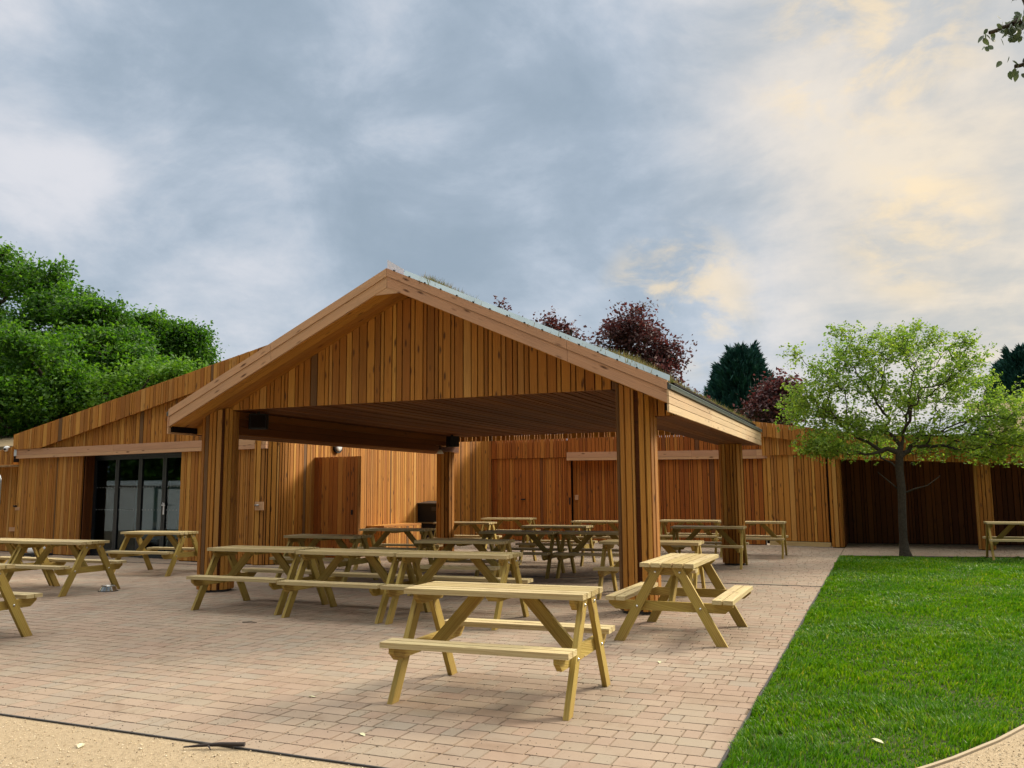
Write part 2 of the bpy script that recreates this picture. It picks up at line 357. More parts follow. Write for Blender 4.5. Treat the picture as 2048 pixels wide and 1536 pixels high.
def clad(mb, pts, z0, z1, wr=(.05, .125), th=.022, gap=.009, proud=0., rnd=random, flush=0.004):
    """vertical boards along a plan polyline; they stand out on its right-hand side"""
    P = [Vector((*p, 0)) for p in pts]; seg = [(P[i + 1] - P[i]).length for i in range(len(P) - 1)]; tot = sum(seg)
    def at(s):
        s = max(0, min(tot - 1e-6, s))
        for i, l in enumerate(seg):
            if s <= l: d = (P[i + 1] - P[i]) / l; return P[i] + d * s, d
            s -= l
        return P[-1], (P[-1] - P[-2]).normalized()
    Z0 = z0 if callable(z0) else (lambda x, y: z0); Z1 = z1 if callable(z1) else (lambda x, y: z1)
    s = 0; gap = gap * 1.5; th = th + .010
    while s < tot - .02:
        wd = min(rnd.choice((wr[0], wr[0] * 1.15, (wr[0] + wr[1]) / 2, wr[1] * .92, wr[1])), tot - s)
        a, d1 = at(s); b, d2 = at(s + wd - gap)
        if (b - a).length < .008: s += wd; continue
        d = (b - a).normalized(); n = Vector((d.y, -d.x, 0)); e = proud + rnd.random() * flush
        q = []
        for l in (0, 1):
            for w_ in (a, b):
                for t_ in (0, th + e):
                    p = w_ + n * t_ if t_ else w_ + n * proud
                    z = (Z1 if l else Z0)(w_.x, w_.y)
                    q.append((p.x, p.y, z))
        if q[4][2] > q[0][2] + .01 or q[6][2] > q[2][2] + .01: mb.hexa(q)
        s += wd
def backing(mb, pts, z0, z1, th=.1):
    """solid dark core just behind a run of boards"""
    Z0 = z0 if callable(z0) else (lambda x, y: z0); Z1 = z1 if callable(z1) else (lambda x, y: z1)
    for a, b in zip(pts[:-1], pts[1:]):
        a = Vector((*a, 0)); b = Vector((*b, 0)); d = (b - a).normalized(); n = Vector((-d.y, d.x, 0))
        q = []
        for l in (0, 1):
            for p in (a, b):
                for t_ in (.002, th):
                    r = p + n * t_; q.append((r.x, r.y, (Z1 if l else Z0)(p.x, p.y) - (.004 if l else 0)))
        mb.hexa(q)

# ---------------------------------------------------------------- ground
def flat(name, pts, z, mat, kind='structure', **kw):
    mb = MB(); mb.poly([(x, y, z) for x, y in pts], [tuple(range(len(pts)))]); return tag(mb.build(name, mat), kind=kind, **kw)
flat('ground', [(-900, -900), (900, -900), (900, 900), (-900, 900)], -.09, 'field')
flat('path', [(-40, -40), (40, -40), (40, -6.10), (-40, -6.10)], -.004, 'gravel')
flat('paving_bed', [(-40, -6.095), (1.86, -6.095), (1.86, 15.5), (-40, 15.5)], -.0075, 'joint')
flat('paving_bed', [(1.861, 9.79), (30, 14.5), (30, 16.5), (1.861, 16.5)], -.0075, 'joint')
lawn_far = lambda x: 9.76 + (x - 1.77) * .168
pathc = [(1.9, -6.09), (2.45, -5.62), (2.89, -4.97), (3.0, -4.8), (3.26, -4.34), (3.46, -3.92), (3.85, -3.0), (4.3, -1.9), (5.2, 0.2), (6.6, 2.6), (9, 5.5), (13, 8.5)]
flat('lawn', [(1.875, -6.09)] + pathc + [(16, lawn_far(16)), (1.875, lawn_far(1.875))], -.012, 'soil')
mb = MB()
pr = [(x + .02, y - .02) for x, y in pathc]
mb.poly([(x, y, -.002) for x, y in pr] + [(30, 8.5, -.002), (30, -6.09, -.002)], [tuple(range(len(pr) + 2))])
tag(mb.build('side_path', 'gravel'), kind='structure')

def in_view(x, y, margin):
    dx, dy = x - CAM.x, y - CAM.y
    f = -math.sin(YAW) * dx + math.cos(YAW) * dy; r = math.cos(YAW) * dx + math.sin(YAW) * dy
    return (f > 2) & (np.abs(r) < f * .62 + margin)
# blocks laid in courses
V = []; F = []
def lay_blocks(xa, xb, ya, yb, inside=None, row=.163):
    y = ya
    while y + row * .6 < yb:
        x = xa - rng.random() * .2
        while x < xb:
            wd = rng.choice((.105, .125, .165, .21, .24)); x1 = min(x + wd, xb)
            cx, cy = (x + x1) / 2, y + row / 2
            ok = x1 - max(x, xa) > .03 and in_view(cx, cy, 2.2) and (inside is None or inside(cx, cy))
            if ok:
                g = .0026; j = rng.normal(0, .0012, 4); zt = rng.normal(0, .0011, 4) ; c = .0035; lx = max(x, xa)
                X = (lx + g + j[0], x1 - g + j[1]); Y = (y + g + j[2], min(y + row, yb) - g + j[3])
                b = len(V)
                for q, (i, k) in enumerate(((0, 0), (1, 0), (1, 1), (0, 1))):
                    V.append((X[i], Y[k], -.012)) 
                for q, (i, k) in enumerate(((0, 0), (1, 0), (1, 1), (0, 1))):
                    V.append((X[i] + (c if i == 0 else -c), Y[k] + (c if k == 0 else -c), zt[q] * .6))
                F.append((b + 4, b + 5, b + 6, b + 7))
                for q in range(4): F.append((b + q, b + (q + 1) % 4, b + 4 + (q + 1) % 4, b + 4 + q))
            x = x1
            if xb - x < .03: break
        y += row
lay_blocks(-22, 1.86, -6.09, 3.50)
lay_blocks(-22, 1.86, 3.60, 14.6)
lay_blocks(1.87, 12, 9.85, 15.2, lambda x, y: y > lawn_far(x) + .12)
tag(npmesh('paving', V, F, 'paver'), kind='structure')
mb = MB()
for k in range(40):
    x0 = -18.0 + k * .5
    mb.box(x0, x0 + .495, 3.515, 3.535, -.03, .001); mb.box(x0, x0 + .495, 3.565, 3.585, -.03, .001)
for k in range(200): mb.box(-18 + k * .1, -18 + k * .1 + .02, 3.535, 3.565, -.02, -.003)
tag(mb.build('slot_drain', 'edging'), 'dark slot drain crossing the block paving beside the lawn', 'drain')
# edgings
mb = MB()
xs = np.linspace(-7, 1.9, 30)
for a, b in zip(xs[:-1], xs[1:]): mb.box(a, b, -6.112, -6.098, -.06, .006)
tag(mb.build('steel_edging', 'edging'), 'thin dark steel edging between gravel path and block paving', 'edging')
mb = MB(); mb.box(1.861, 1.874, -6.09, lawn_far(1.86), -.06, .012, 'y')
for k in range(8):
    x0 = 1.87 + k; mb.plank((x0, lawn_far(x0), -.05), (1, .168, 0), (0, .014, 0), (0, 0, .064))
tag(mb.build('lawn_edging', 'edging'), 'thin dark metal strip round the lawn by the paving', 'edging')
mb = MB()
for (a, b) in zip(pathc[1:-1], pathc[2:]):
    d = Vector((b[0] - a[0], b[1] - a[1], 0)); n = Vector((d.y, -d.x, 0)).normalized() * .022
    mb.plank((a[0], a[1], -.06), d, n, (0, 0, .068))
tag(mb.build('timber_edging', 'conc'), 'pale curved edging board between the grass and gravel path', 'edging')

# grass blades
def inside_lawn(x, y):
    px_ = np.interp(y, [p[1] for p in pathc], [p[0] for p in pathc]) - .03
    return (x > 1.885) & (x < px_) & (y < lawn_far(x) - .03) & (y > -6.05)
def noise2(x, y, f, seed=0):
    r_ = np.random.default_rng(seed); v = np.zeros_like(x)
    for k in range(7):
        a = r_.random() * 6.28; ff = f * (.6 + r_.random() * 1.3); v += np.sin(ff * (x * math.cos(a) + y * math.sin(a)) + r_.random() * 6.28)
    return v / 7 ** .5
gx = []; gy = []
for (y0, y1, dens) in ((-6.1, -3.5, 9000), (-3.5, 0, 6500), (0, 4, 4200), (4, 12, 2600)):
    n = int((y1 - y0) * 12 * dens * .5)
    x = 1.85 + rng.random(n) * 12; y = y0 + rng.random(n) * (y1 - y0)
    keep = rng.random(n) < 1.0
    ok = inside_lawn(x, y) & in_view(x, y, .6) & keep
    gx.append(x[ok]); gy.append(y[ok])
# ragged fringe over the paving edge
y = rng.random(9000) * 15.5 - 5.9; x = 1.88 + rng.random(9000) * .03; gx.append(x); gy.append(y)
gx = np.concatenate(gx); gy = np.concatenate(gy); n = len(gx)
dist = np.hypot(gx - CAM.x, gy - CAM.y)
hh = (.027 + .014 * rng.random(n)) * (1 + .42 * noise2(gx, gy, 5, 3) + .34 * noise2(gx, gy, 16, 4)); hh = np.clip(hh, .016, .14)
wid = .0022 + .00042 * dist
a = rng.random(n) * 6.283; lean = (.25 + .5 * rng.random(n)) * hh; la = noise2(gx, gy, 2.2, 5) * 2.2 + rng.normal(0, 1.1, n)
bx, by = np.cos(a) * wid, np.sin(a) * wid
z0 = -.012
p0 = np.stack([gx - bx, gy - by, np.full(n, z0)], 1); p1 = np.stack([gx + bx, gy + by, np.full(n, z0)], 1)
mx_ = gx + np.cos(la) * lean * .35; my_ = gy + np.sin(la) * lean * .35
p2 = np.stack([mx_ + bx * .7, my_ + by * .7, z0 + hh * .62], 1); p3 = np.stack([mx_ - bx * .7, my_ - by * .7, z0 + hh * .62], 1)
p4 = np.stack([gx + np.cos(la) * lean, gy + np.sin(la) * lean, z0 + hh], 1)
V = np.stack([p0, p1, p2, p3, p4], 1).reshape(-1, 3); b = np.arange(n)[:, None] * 5
F = np.concatenate([b + [[0, 1, 2]], b + [[0, 2, 3]], b + [[3, 2, 4]]], 0)
print('blades', n)
tag(npmesh('grass', V, F, 'grass'), 'lush green lawn grass beside the paving', 'grass', kind='stuff')

def scatter(name, n, fn, mat, r0, r1, zo=0., squash=.6, **kw):
    pts = fn(n); n = len(pts)
    o = np.array([(1, 0, 0), (-1, 0, 0), (0, 1, 0), (0, -1, 0), (0, 0, 1), (0, 0, -1)], float)
    f = np.array([(0, 2, 4), (2, 1, 4), (1, 3, 4), (3, 0, 4), (2, 0, 5), (1, 2, 5), (3, 1, 5), (0, 3, 5)])
    r = r0 + (r1 - r0) * rng.random(n) ** 2.5
    sc3 = r[:, None] * (1 + .5 * rng.normal(0, .5, (n, 3))).clip(.4, 2); sc3[:, 2] *= squash
    A = rng.random(n) * 6.28; ca, sa = np.cos(A), np.sin(A)
    q = o[None] * sc3[:, None]; q = q + rng.normal(0, .18, q.shape) * r[:, None, None]
    X = q[..., 0] * ca[:, None] - q[..., 1] * sa[:, None] + pts[:, 0, None]; Y = q[..., 0] * sa[:, None] + q[..., 1] * ca[:, None] + pts[:, 1, None]
    V = np.stack([X, Y, q[..., 2] + zo + r[:, None] * .2], -1).reshape(-1, 3)
    return tag(npmesh(name, V, (np.arange(n)[:, None, None] * 6 + f[None]).reshape(-1, 3), mat), **kw)
def grav(n):
    x = rng.random(n) * 8 - 5.0; y = -6.115 - rng.random(n) ** .8 * 1.7; ok = in_view(x, y, .4); 
    x2 = 2.6 + rng.random(n) * 3; y2 = -5.6 + rng.random(n) * 3.2; px_ = np.interp(y2, [p[1] for p in pathc], [p[0] for p in pathc]) + .06
    ok2 = in_view(x2, y2, .4) & (x2 > px_)
    return np.concatenate([np.stack([x[ok], y[ok]], 1), np.stack([x2[ok2], y2[ok2]], 1)])
scatter('gravel', 26000, grav, 'stone', .0015, .0065, label='loose gravel stones lying on the tan path', cat='gravel', kind='stuff')
def gritp(n):
    x = rng.random(n) * 9 - 7; y = -6.08 + rng.exponential(.55, n); ok = (y < 4) & in_view(x, y, .2)
    return np.stack([x[ok], y[ok]], 1)
scatter('grit', 2600, gritp, 'grit', .0015, .006, label='dark and pale grit scattered over the front of the paving', cat='grit', kind='stuff')

# ---------------------------------------------------------------- picnic shelter
shelter = empty('picnic_shelter', (-3.2, 3.5, 0), label='open timber picnic shelter with clad gable, four columns and planted roof', cat='shelter')
inv = Matrix.Translation((3.2, -3.5, 0))
def sh(mb, name, mat, parent=None):
    o = mb.build(name, mat, parent or shelter)
    if parent is None: o.matrix_parent_inverse = inv
    return o
AX, HW, SL = -3.2, 3.76, .463
YF, YB = -.60, 7.75
zt = lambda x: 4.44 - SL * abs(x - AX)       # top of the rake boards
zb = lambda x: 4.18 - SL * abs(x - AX)       # their underside
# rake fascia
for (nm, z_hi, z_lo, yo) in (('rake_board', 0, .112, 0), ('rake_board', .116, .262, .012)):
    for yy, sgn in ((YF, 1), (YB, -1)):
        mb = MB()
        for s_ in (-1, 1):
            cuts = (0, 2.55, HW) if s_ > 0 else (0, 1.9, HW)
            for a, b in zip(cuts[:-1], cuts[1:]):
                a2 = a + .002; b2 = b - .002
                xa, xb = AX + s_ * a2, AX + s_ * b2
                y0, y1 = yy + yo * sgn, yy + (.03 + yo) * sgn
                mb.hexa([(x, y, zt(x) - dz) for x in (xa, xb) for dz in (z_lo, z_hi) for y in (y0, y1)])
        sh(mb, nm, 'larch_pale')
mb = MB(); mb.prism([(AX - .56, 4.085), (AX + .56, 4.085), (AX, 4.172)], YF + .014, YF + .04)
mb = MB()
mb.prism([(AX - .21, 4.085), (AX + .21, 4.085), (AX, 4.176)], YF + .016, YF + .04); sh(mb, 'apex_board', 'larch_pale')
# verge soffits
mb = MB()
for s_ in (-1, 1):
    for k in range(5):
        y0 = YF + .045 + k * .115; y1 = y0 + .108
        xa, xb = AX + s_ * .002, AX + s_ * (HW - .0)
        mb.hexa([(x, y, zb(x) - dz) for x in (xa, xb) for y in (y0, y1) for dz in (-.012, .012)])
sh(mb, 'verge_soffit', 'larch')
# gable cladding
ZC = 2.70
mb = MB(); rr = random.Random(3)
clad(mb, [(-6.50, .0), (-.165, .0)], ZC, lambda x, y: zb(x) - .014, (.06, .13), .024, .011, rnd=rr)
sh(mb, 'gable_cladding', 'larch'); mb = MB()
clad(mb, [(-6.93, .0), (-6.505, .0)], 2.345, lambda x, y: zb(x) - .014, (.06, .13), .024, .011, rnd=rr)
sh(mb, 'gable_cladding', 'larch'); mb = MB()
clad(mb, [(.0, .0), (.50, .0)], 2.345, lambda x, y: zb(x) - .014, (.06, .13), .024, .011, rnd=rr)
sh(mb, 'gable_cladding', 'larch')
mb = MB()
zz_ = lambda x, y: zb(x) - .02
backing(mb, [(-6.93, .0), (-6.52, .0)], 2.35, zz_, .05); backing(mb, [(-6.18, .0), (AX, .0)], 2.735, zz_, .05); backing(mb, [(AX, .0), (-.02, .0)], 2.735, lambda x, y: max(zb(x) - .02, 2.739), .05); backing(mb, [(0, .0), (.5, .0)], 2.35, zz_, .05)
sh(mb, 'gable_backing', 'dark')
mb = MB(); clad(mb, [(.5, YB - .1), (-6.9, YB - .1)], 2.6, lambda x, y: zb(x) - .014, (.06, .13), .024, .011, rnd=rr); sh(mb, 'rear_gable_cladding', 'larch')
# ceiling boards, running front to back
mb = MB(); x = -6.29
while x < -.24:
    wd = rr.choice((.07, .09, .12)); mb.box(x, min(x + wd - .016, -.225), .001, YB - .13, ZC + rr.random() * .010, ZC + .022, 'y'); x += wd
sh(mb, 'ceiling', 'larch_shaded')
mb = MB(); mb.box(-6.9, .5, .06, YB - .14, ZC + .026, ZC + .05); sh(mb, 'ceiling_backing', 'dark')
# eave boxes: soffit, inner boards, outer fascia
for s_, xo, xi, fm in ((1, .55, -.22, 'larch_lit'), (-1, -6.95, -6.30, 'larch_pale')):
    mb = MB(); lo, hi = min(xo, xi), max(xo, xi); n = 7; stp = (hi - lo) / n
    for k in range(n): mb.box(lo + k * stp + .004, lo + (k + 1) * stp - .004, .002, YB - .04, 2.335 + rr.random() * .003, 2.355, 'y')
    sh(mb, 'eave_soffit', 'larch_shaded')
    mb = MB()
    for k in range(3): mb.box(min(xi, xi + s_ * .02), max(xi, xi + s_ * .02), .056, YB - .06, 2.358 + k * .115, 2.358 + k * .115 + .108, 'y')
    sh(mb, 'beam_cladding', 'larch_shaded')
    mb = MB(); zz = 2.335
    for h in (.098, .088, .078):
        y = YF - .0
        for ln in (2.7, 3.4, 2.25):
            mb.box(min(xo, xo + s_ * .024), max(xo, xo + s_ * .024), y + .002, y + ln - .002, zz, zz + h - .007, 'y'); y += ln
        zz += h
    sh(mb, 'eave_fascia', fm)
    mb = MB(); mb.box(min(xo - s_ * .03, xo - s_ * .005), max(xo - s_ * .03, xo - s_ * .005), YF + .05, YB - .05, 2.36, 2.66, 'y'); sh(mb, 'eave_backing', 'dark')
    g = MB(); a, b = xo - s_ * .02, xo + s_ * .05
    g.box(min(a, b), max(a, b), YF + .005, YB, 2.600, 2.648, 'y'); sh(g, 'gutter', 'zincdark')
    g = MB(); g.box(min(b, b + s_ * .006), max(b, b + s_ * .006), YF + .005, YB, 2.643, 2.652, 'y'); sh(g, 'gutter_lip', 'zinc')
    g = MB(); a2, b2 = xo - s_ * .14, xo + s_ * .03
    g.hexa([(x, y, z) for y in (YF + .005, YB) for x, z0_, in ((b2, 2.65), (a2, 2.735)) for z in (z0_, z0_ + .018)]); sh(g, 'eave_flashing', 'zincdark' if s_ > 0 else 'zinc')
# roof slab
mb = MB()
for s_ in (-1, 1):
    xa, xb = AX, AX + s_ * (HW - .12)
    mb.hexa([(x, y, zt(x) - dz) for x in (xa, xb) for y in (YF + .06, YB - .06) for dz in (.015, .20)])
sh(mb, 'roof', 'roofsoil')
# flashing on the right verge, in lengths with bolts
mb = MB(); bo = MB()
cuts = (.26, 1.40, 2.12, 2.44, HW + .03)
for a, b in zip(cuts[:-1], cuts[1:]):
    xa, xb = AX + a + .004, AX + b - .004
    mb.hexa([(x, y, zt(x) + dz) for x in (xa, xb) for dz, yy in ((.002, 0), (.072, .035)) for y in (YF + .004 + yy, YF + .009 + yy)])
sh(mb, 'verge_flashing', 'zinc')
x = .12
while x < HW:
    X = AX + x; bo = MB(); bo.tube([(X, YF - .012, zt(X) + .006), (X, YF + .012, zt(X) + .006)], .010, 8); x += .235
    sh(bo, 'flashing_bolt', 'black')
mb = MB(); mb.hexa([(AX + a, y, zt(AX + a) + dz) for a, h in ((.0, .12), (.26, .075)) for dz in (.003, h) for y in (YF + .02, YF + .022)]); sh(mb, 'plastic_sheet', 'sheet')
# columns
def column(cx, cy, ga, top, h=.205):
    pts = []
    for k in range(73):
        a = 2 * math.pi * k / 72; ca, sa = math.cos(a), math.sin(a); e = 2 / 2.8
        pts.append((cx + h * abs(ca) ** e * (1 if ca > 0 else -1), cy + h * abs(sa) ** e * (1 if sa > 0 else -1)))
    pts = pts[::-1]      # clockwise, boards face outwards... (right-hand side of travel is inside for ccw)
    pts = pts[::-1]
    mbc = MB()
    # groove direction: ga degrees from -Y towards +X
    ga_ = R(-90 + ga)
    i0 = int(round((ga_ % (2 * math.pi)) / (2 * math.pi) * 72)) % 72
    ring = pts[:-1]; ring = ring[i0:] + ring[:i0]; hwid = 1
    path = ring[hwid:] + ring[:1] if False else ring[hwid:72 - hwid + 1]
    clad(mbc, path, .035, top, (.052, .085), .022, .006, rnd=rr, flush=.006)
    o = sh(mbc, 'column', 'larch')
    k = MB(); s2 = [(cx + (x - cx) * .9, cy + (y - cy) * .9) for x, y in ring]
    k.prism(s2, .012, 2.69 if cy < 1 else 2.33, 'xy'); c_ = k.build('column_core', 'larch_shaded', o)
    k = MB(); s3 = [(cx + (x - cx) * .985, cy + (y - cy) * .985) for x, y in ring]; k.prism(s3, 0, .034, 'xy'); k.build('column_plinth', 'edging', o)
    return o
topf = lambda x, y: min(zb(x) - .016, 2.9) if y < .02 else ZC - .002
column(.022, .02, 11, lambda x, y: min(zb(x) - .016, 2.9) if y < -.03 else 2.332 if x > -.14 else ZC - .002)
column(-6.51, .02, 57, lambda x, y: (min(zb(x) - .016, 2.9) if y < -.03 else 2.69 if x > -6.40 else 2.332), .215)
column(.06, 7.0, 200, 2.332, .19); column(-6.30, 7.02, 200, lambda x, y: 2.332, .155)
# things fixed under the roof
for (x, y, rz, lb) in ((-6.06, .34, R(35), 'black loudspeaker under the shelter ceiling by the front column'), (-5.92, 6.62, R(150), 'black loudspeaker under the shelter ceiling by the rear column')):
    e = empty('loudspeaker', (x, y, 2.33), rz, label=lb, cat='loudspeaker', group='loudspeakers under the shelter roof')
    m_ = MB(); m_.prism([(-.12, -.10), (.12, -.10), (.15, .02), (.09, .11), (-.09, .11), (-.15, .02)], .10, .33, 'xy'); m_.build('cabinet', 'black', e)
    m_ = MB(); m_.box(-.11, .11, -.108, -.101, .12, .31); m_.build('grille', 'dark', e)
    m_ = MB(); m_.box(-.02, .02, -.01, .03, .33, .366, 'z'); m_.build('bracket', 'black', e)
e = empty('security_light', (-6.06, 6.3, 2.36), label='small white cone light under the beam by the rear shelter column', cat='light')
m_ = MB(); m_.lathe([(.001, -.09), (.075, -.09), (.07, -.07), (.03, .0), (.001, .0)], n=16); m_.build('lamp_shade', 'white', e)
m_ = MB(); m_.box(-.012, .012, -.012, .012, 0, .09, 'z'); m_.build('bracket', 'black', e)

# plants on the roofs
def tufts(name, pts, mat, h0, h1, wd, per, label, cat='plants'):
    A = []; 
    for (x, y, z, s_) in pts:
        k = per; a = rng.random(k) * 6.28; hh = (h0 + (h1 - h0) * rng.random(k) ** 2) * s_
        px_ = x + rng.normal(0, .03, k); py_ = y + rng.normal(0, .03, k); l = hh * rng.random(k) * .8; la = rng.random(k) * 6.28
        A.append(np.stack([np.stack([px_ - np.cos(a) * wd, py_ - np.sin(a) * wd, np.full(k, z)], 1), np.stack([px_ + np.cos(a) * wd, py_ + np.sin(a) * wd, np.full(k, z)], 1), np.stack([px_ + np.cos(la) * l, py_ + np.sin(la) * l, z + hh], 1)], 1))
    A = np.concatenate(A).reshape(-1, 3); return tag(npmesh(name, A, np.arange(len(A)).reshape(-1, 3), mat), label, cat, kind='stuff')
P_ = []
for k in range(2600):
    x = AX + .5 + rng.random() * (HW - .7); y = YF + .07 + rng.exponential(.5)
    if y > YB - .1: continue
    bump_ = .45 + .9 * max(0, math.sin((x - AX) * 2.3 + .4)) ** 2
    P_.append((x, y, zt(x) - .02, bump_))
for k in range(1500):
    y = YF + .1 + rng.random() * (YB - YF - .2); P_.append((AX + HW - .15 - rng.random() * .3, y, zt(AX + HW - .15) - .01, .5 + .6 * rng.random()))
for k in range(900): P_.append((AX - .6 - rng.random() * 3, YF + .3 + rng.random() * 7, 0, 0)) if False else None
tufts('sedum', P_, 'sedum', .05, .13, .007, 9, 'low sedum and dry grass growing along the shelter roof edge')

# ---------------------------------------------------------------- left building
lb = empty('timber_building', (-12.5, 5, 0), label='left timber-clad building with sloping parapet and wide glazed doors', cat='building')
invL = Matrix.Translation((12.5, -5, 0))
def ad(mb, name, mat, parent, iv=None):
    o = mb.build(name, mat, parent)
    if iv is not None: o.matrix_parent_inverse = iv
    return o
rw = random.Random(21)
def fy(x): return 3.88 - (x + 8.87) * .105 + 0.0       # plan line of the left facade
FX0, FX1 = -17.28, -9.0
gx0, gx1 = -14.69, -11.28                             # glazed opening
topz = lambda x, y=0: 2.953 + (x + 17.4) * .1755        # parapet top
bandz = lambda x, y=0: max(2.64 + (x + 16) * .193, 2.585)
m_ = MB()
clad(m_, [(FX0, fy(FX0)), (gx0, fy(gx0))], .02, 2.42, (.055, .14), .024, .011, rnd=rw)
clad(m_, [(gx1, fy(gx1)), (FX1, fy(FX1))], .02, 2.42, (.055, .14), .024, .011, rnd=rw)
clad(m_, [(FX0, fy(FX0)), (FX1, fy(FX1))], 2.45, lambda x, y: max(topz(x) - .05, 2.57), (.055, .13), .024, .011, rnd=rw)
ad(m_, 'wall', 'larch', lb, invL)
m_ = MB(); backing(m_, [(FX0, fy(FX0)), (gx0, fy(gx0))], 0, 2.5, .25); backing(m_, [(gx1, fy(gx1)), (FX1, fy(FX1))], 0, 2.5, .25)
backing(m_, [(FX0, fy(FX0)), (FX1, fy(FX1))], 2.50, lambda x, y: topz(x) - .08, .2); ad(m_, 'wall_core', 'dark', lb, invL)
m_ = MB(); clad(m_, [(FX0 - .1, fy(FX0) - .10), (FX1 + 1.3, fy(FX1+1.3) - .10)], bandz, topz, (.07, .16), .03, .008, rnd=rw, flush=.012); ad(m_, 'parapet', 'larch', lb, invL)
m_ = MB(); backing(m_, [(FX0 - .1, fy(FX0) - .10), (FX1 + 1.3, fy(FX1+1.3) - .10)], lambda x, y: bandz(x) + .02, topz, .1); ad(m_, 'parapet_core', 'dark', lb, invL)
m_ = MB()
d = Vector((FX1 + .28 - FX0, fy(FX1) - fy(FX0), 0)); 
for z0_, z1_, yo in ((2.35, 2.428, -.13), (2.433, 2.58, -.12)):
    for f0, f1 in ((0, .62), (.62, 1)) if z0_ > 2.45 else ((0, .44), (.44, .80), (.80, 1)):
        o_ = Vector((FX0, fy(FX0) + yo, z0_)) + d * f0; m_.plank(o_, d * (f1 - f0) * .9985, (0, 0, z1_ - z0_), (0, .11 if yo < -.125 else .10, 0))
ad(m_, 'lintel_beam', 'larch_pale', lb, invL)
# glazed folding doors set back in the opening
gd = MB(); yb_ = fy(gx0) + .34; ang = math.atan2(fy(gx1) - fy(gx0), gx1 - gx0)
gdo = empty('glass_door', (gx0, fy(gx0) + .30, 0), ang); gdo.parent = lb; gdo.matrix_parent_inverse = invL
GW = (gx1 - gx0) / math.cos(ang)
m_ = MB()
for x0 in (0, GW - .05): m_.box(x0, x0 + .05, -.04, .04, 0, 2.4, 'z')
m_.box(.05, GW - .05, -.04, .04, 2.33, 2.4); m_.box(.05, GW - .05, -.04, .04, 0, .05)
pw = (GW - .1) / 4
for k in range(4):
    x0 = .05 + k * pw
    m_.box(x0 + .004, x0 + .064, -.03, .03, .052, 2.328, 'z'); m_.box(x0 + pw - .064, x0 + pw - .004, -.03, .03, .052, 2.328, 'z')
    m_.box(x0 + .064, x0 + pw - .064, -.03, .03, 2.25, 2.328); m_.box(x0 + .064, x0 + pw - .064, -.03, .03, .052, .16)
m_.build('door_frame', 'frame', gdo)
m_ = MB(); dm = None
for k in range(4):
    x0 = .05 + k * pw; m_.box(x0 + .064, x0 + pw - .064, -.004, .004, .16, 2.25)
    for zz in (1.08, 1.60):
        for q in range(7):
            cxx = x0 + .1 + q * (pw - .2) / 6; dm = MB(); dm.tube([(cxx, -.006, zz), (cxx, -.010, zz)], .012, 8); dm.build('frosted_dot', 'dot', gdo)
m_.build('glass_pane', 'glass', gdo)
m_ = MB(); hx = .05 + 3 * pw + .034
m_.box(hx - .018, hx + .018, -.045, -.031, .98, 1.24, 'z'); m_.tube([(hx, -.045, 1.19), (hx, -.09, 1.19), (hx + .10, -.09, 1.185)], .013, 8); m_.tube([(hx, -.045, 1.19), (hx, -.07, 1.245)], .012, 8)
m_.build('door_handle', 'white', gdo)
# reveals of the opening and the room behind
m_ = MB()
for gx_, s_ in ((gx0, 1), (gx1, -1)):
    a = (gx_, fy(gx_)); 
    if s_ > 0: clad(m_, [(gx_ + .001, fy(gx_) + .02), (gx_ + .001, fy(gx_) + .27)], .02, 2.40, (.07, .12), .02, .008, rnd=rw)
ad(m_, 'door_reveal', 'larch_shaded', lb, invL)
m_ = MB(); Y0 = fy(gx0) + .36
m_.box(gx0 - .6, gx1 + .6, Y0 + 3.4, Y0 + 3.5, 0, 2.7); m_.box(gx0 - .7, gx0 - .6, Y0, Y0 + 3.5, 0, 2.7); m_.box(gx1 + .6, gx1 + .7, Y0, Y0 + 3.5, 0, 2.7)
m_.box(gx0 - .7, gx1 + .7, Y0 - .1, Y0 + 3.5, 2.7, 2.8); m_.box(gx0 - .7, gx1 + .7, Y0 - .05, Y0 + 3.5, -.02, .0)
m_.box(gx0 - .6, gx0, Y0 - .15, Y0 - .1, 0, 2.7); m_.box(gx1, gx1 + .6, Y0 - .15, Y0 - .1, 0, 2.7)
ad(m_, 'room', 'interior', lb, invL)
e = empty('reflection_panels', (gx0 + 1.25, Y0 + .75, 0), label='added pale blue panels imitating reflections in the glass doors', cat='reflection')  # added panels imitate the pale shapes mirrored in the glass
for k in range(3):
    m_ = MB(); x0 = -.75 + k * .98; m_.box(x0, x0 + .82, .1 * (k % 2), .1 * (k % 2) + .03, .35, 1.78 - .03 * k, 'z'); m_.build('reflection_panel', 'reflectionblue', e)
m_ = MB()
for k in range(6): m_ = MB(); m_.box(-.7 + k * .49, -.68 + k * .49, -.1, .2, 0, .36, 'z'); m_.build('foot', 'frame', e)
def shell_chair(x, y, mat, rz, lab):
    e = empty('chair', (x, y, 0), rz, label=lab, cat='chair')
    m_ = MB(); m_.prism([(-.22, .42), (-.24, .62), (-.2, .82), (-.1, .90), (.1, .90), (.2, .82), (.24, .62), (.22, .42)], .2, .225); m_.build('backrest', mat, e)
    m_ = MB(); m_.prism([(-.22, -.2), (.22, -.2), (.22, .22), (-.22, .22)], .42, .45, 'xy'); m_.build('seat', mat, e)
    for sx in (-.18, .18):
        for sy in (-.16, .18):
            m_ = MB(); m_.tube([(sx, sy, .42), (sx * 1.2, sy * 1.2, 0)], .012, 6); m_.build('leg', 'steel', e)
shell_chair(-12.45, Y0 + .45, 'chairgreen', R(8), 'pale green shell chair behind the glass doors')
shell_chair(-11.95, Y0 + .9, 'chairwhite', R(60), 'white shell chair behind the right-hand glass door')
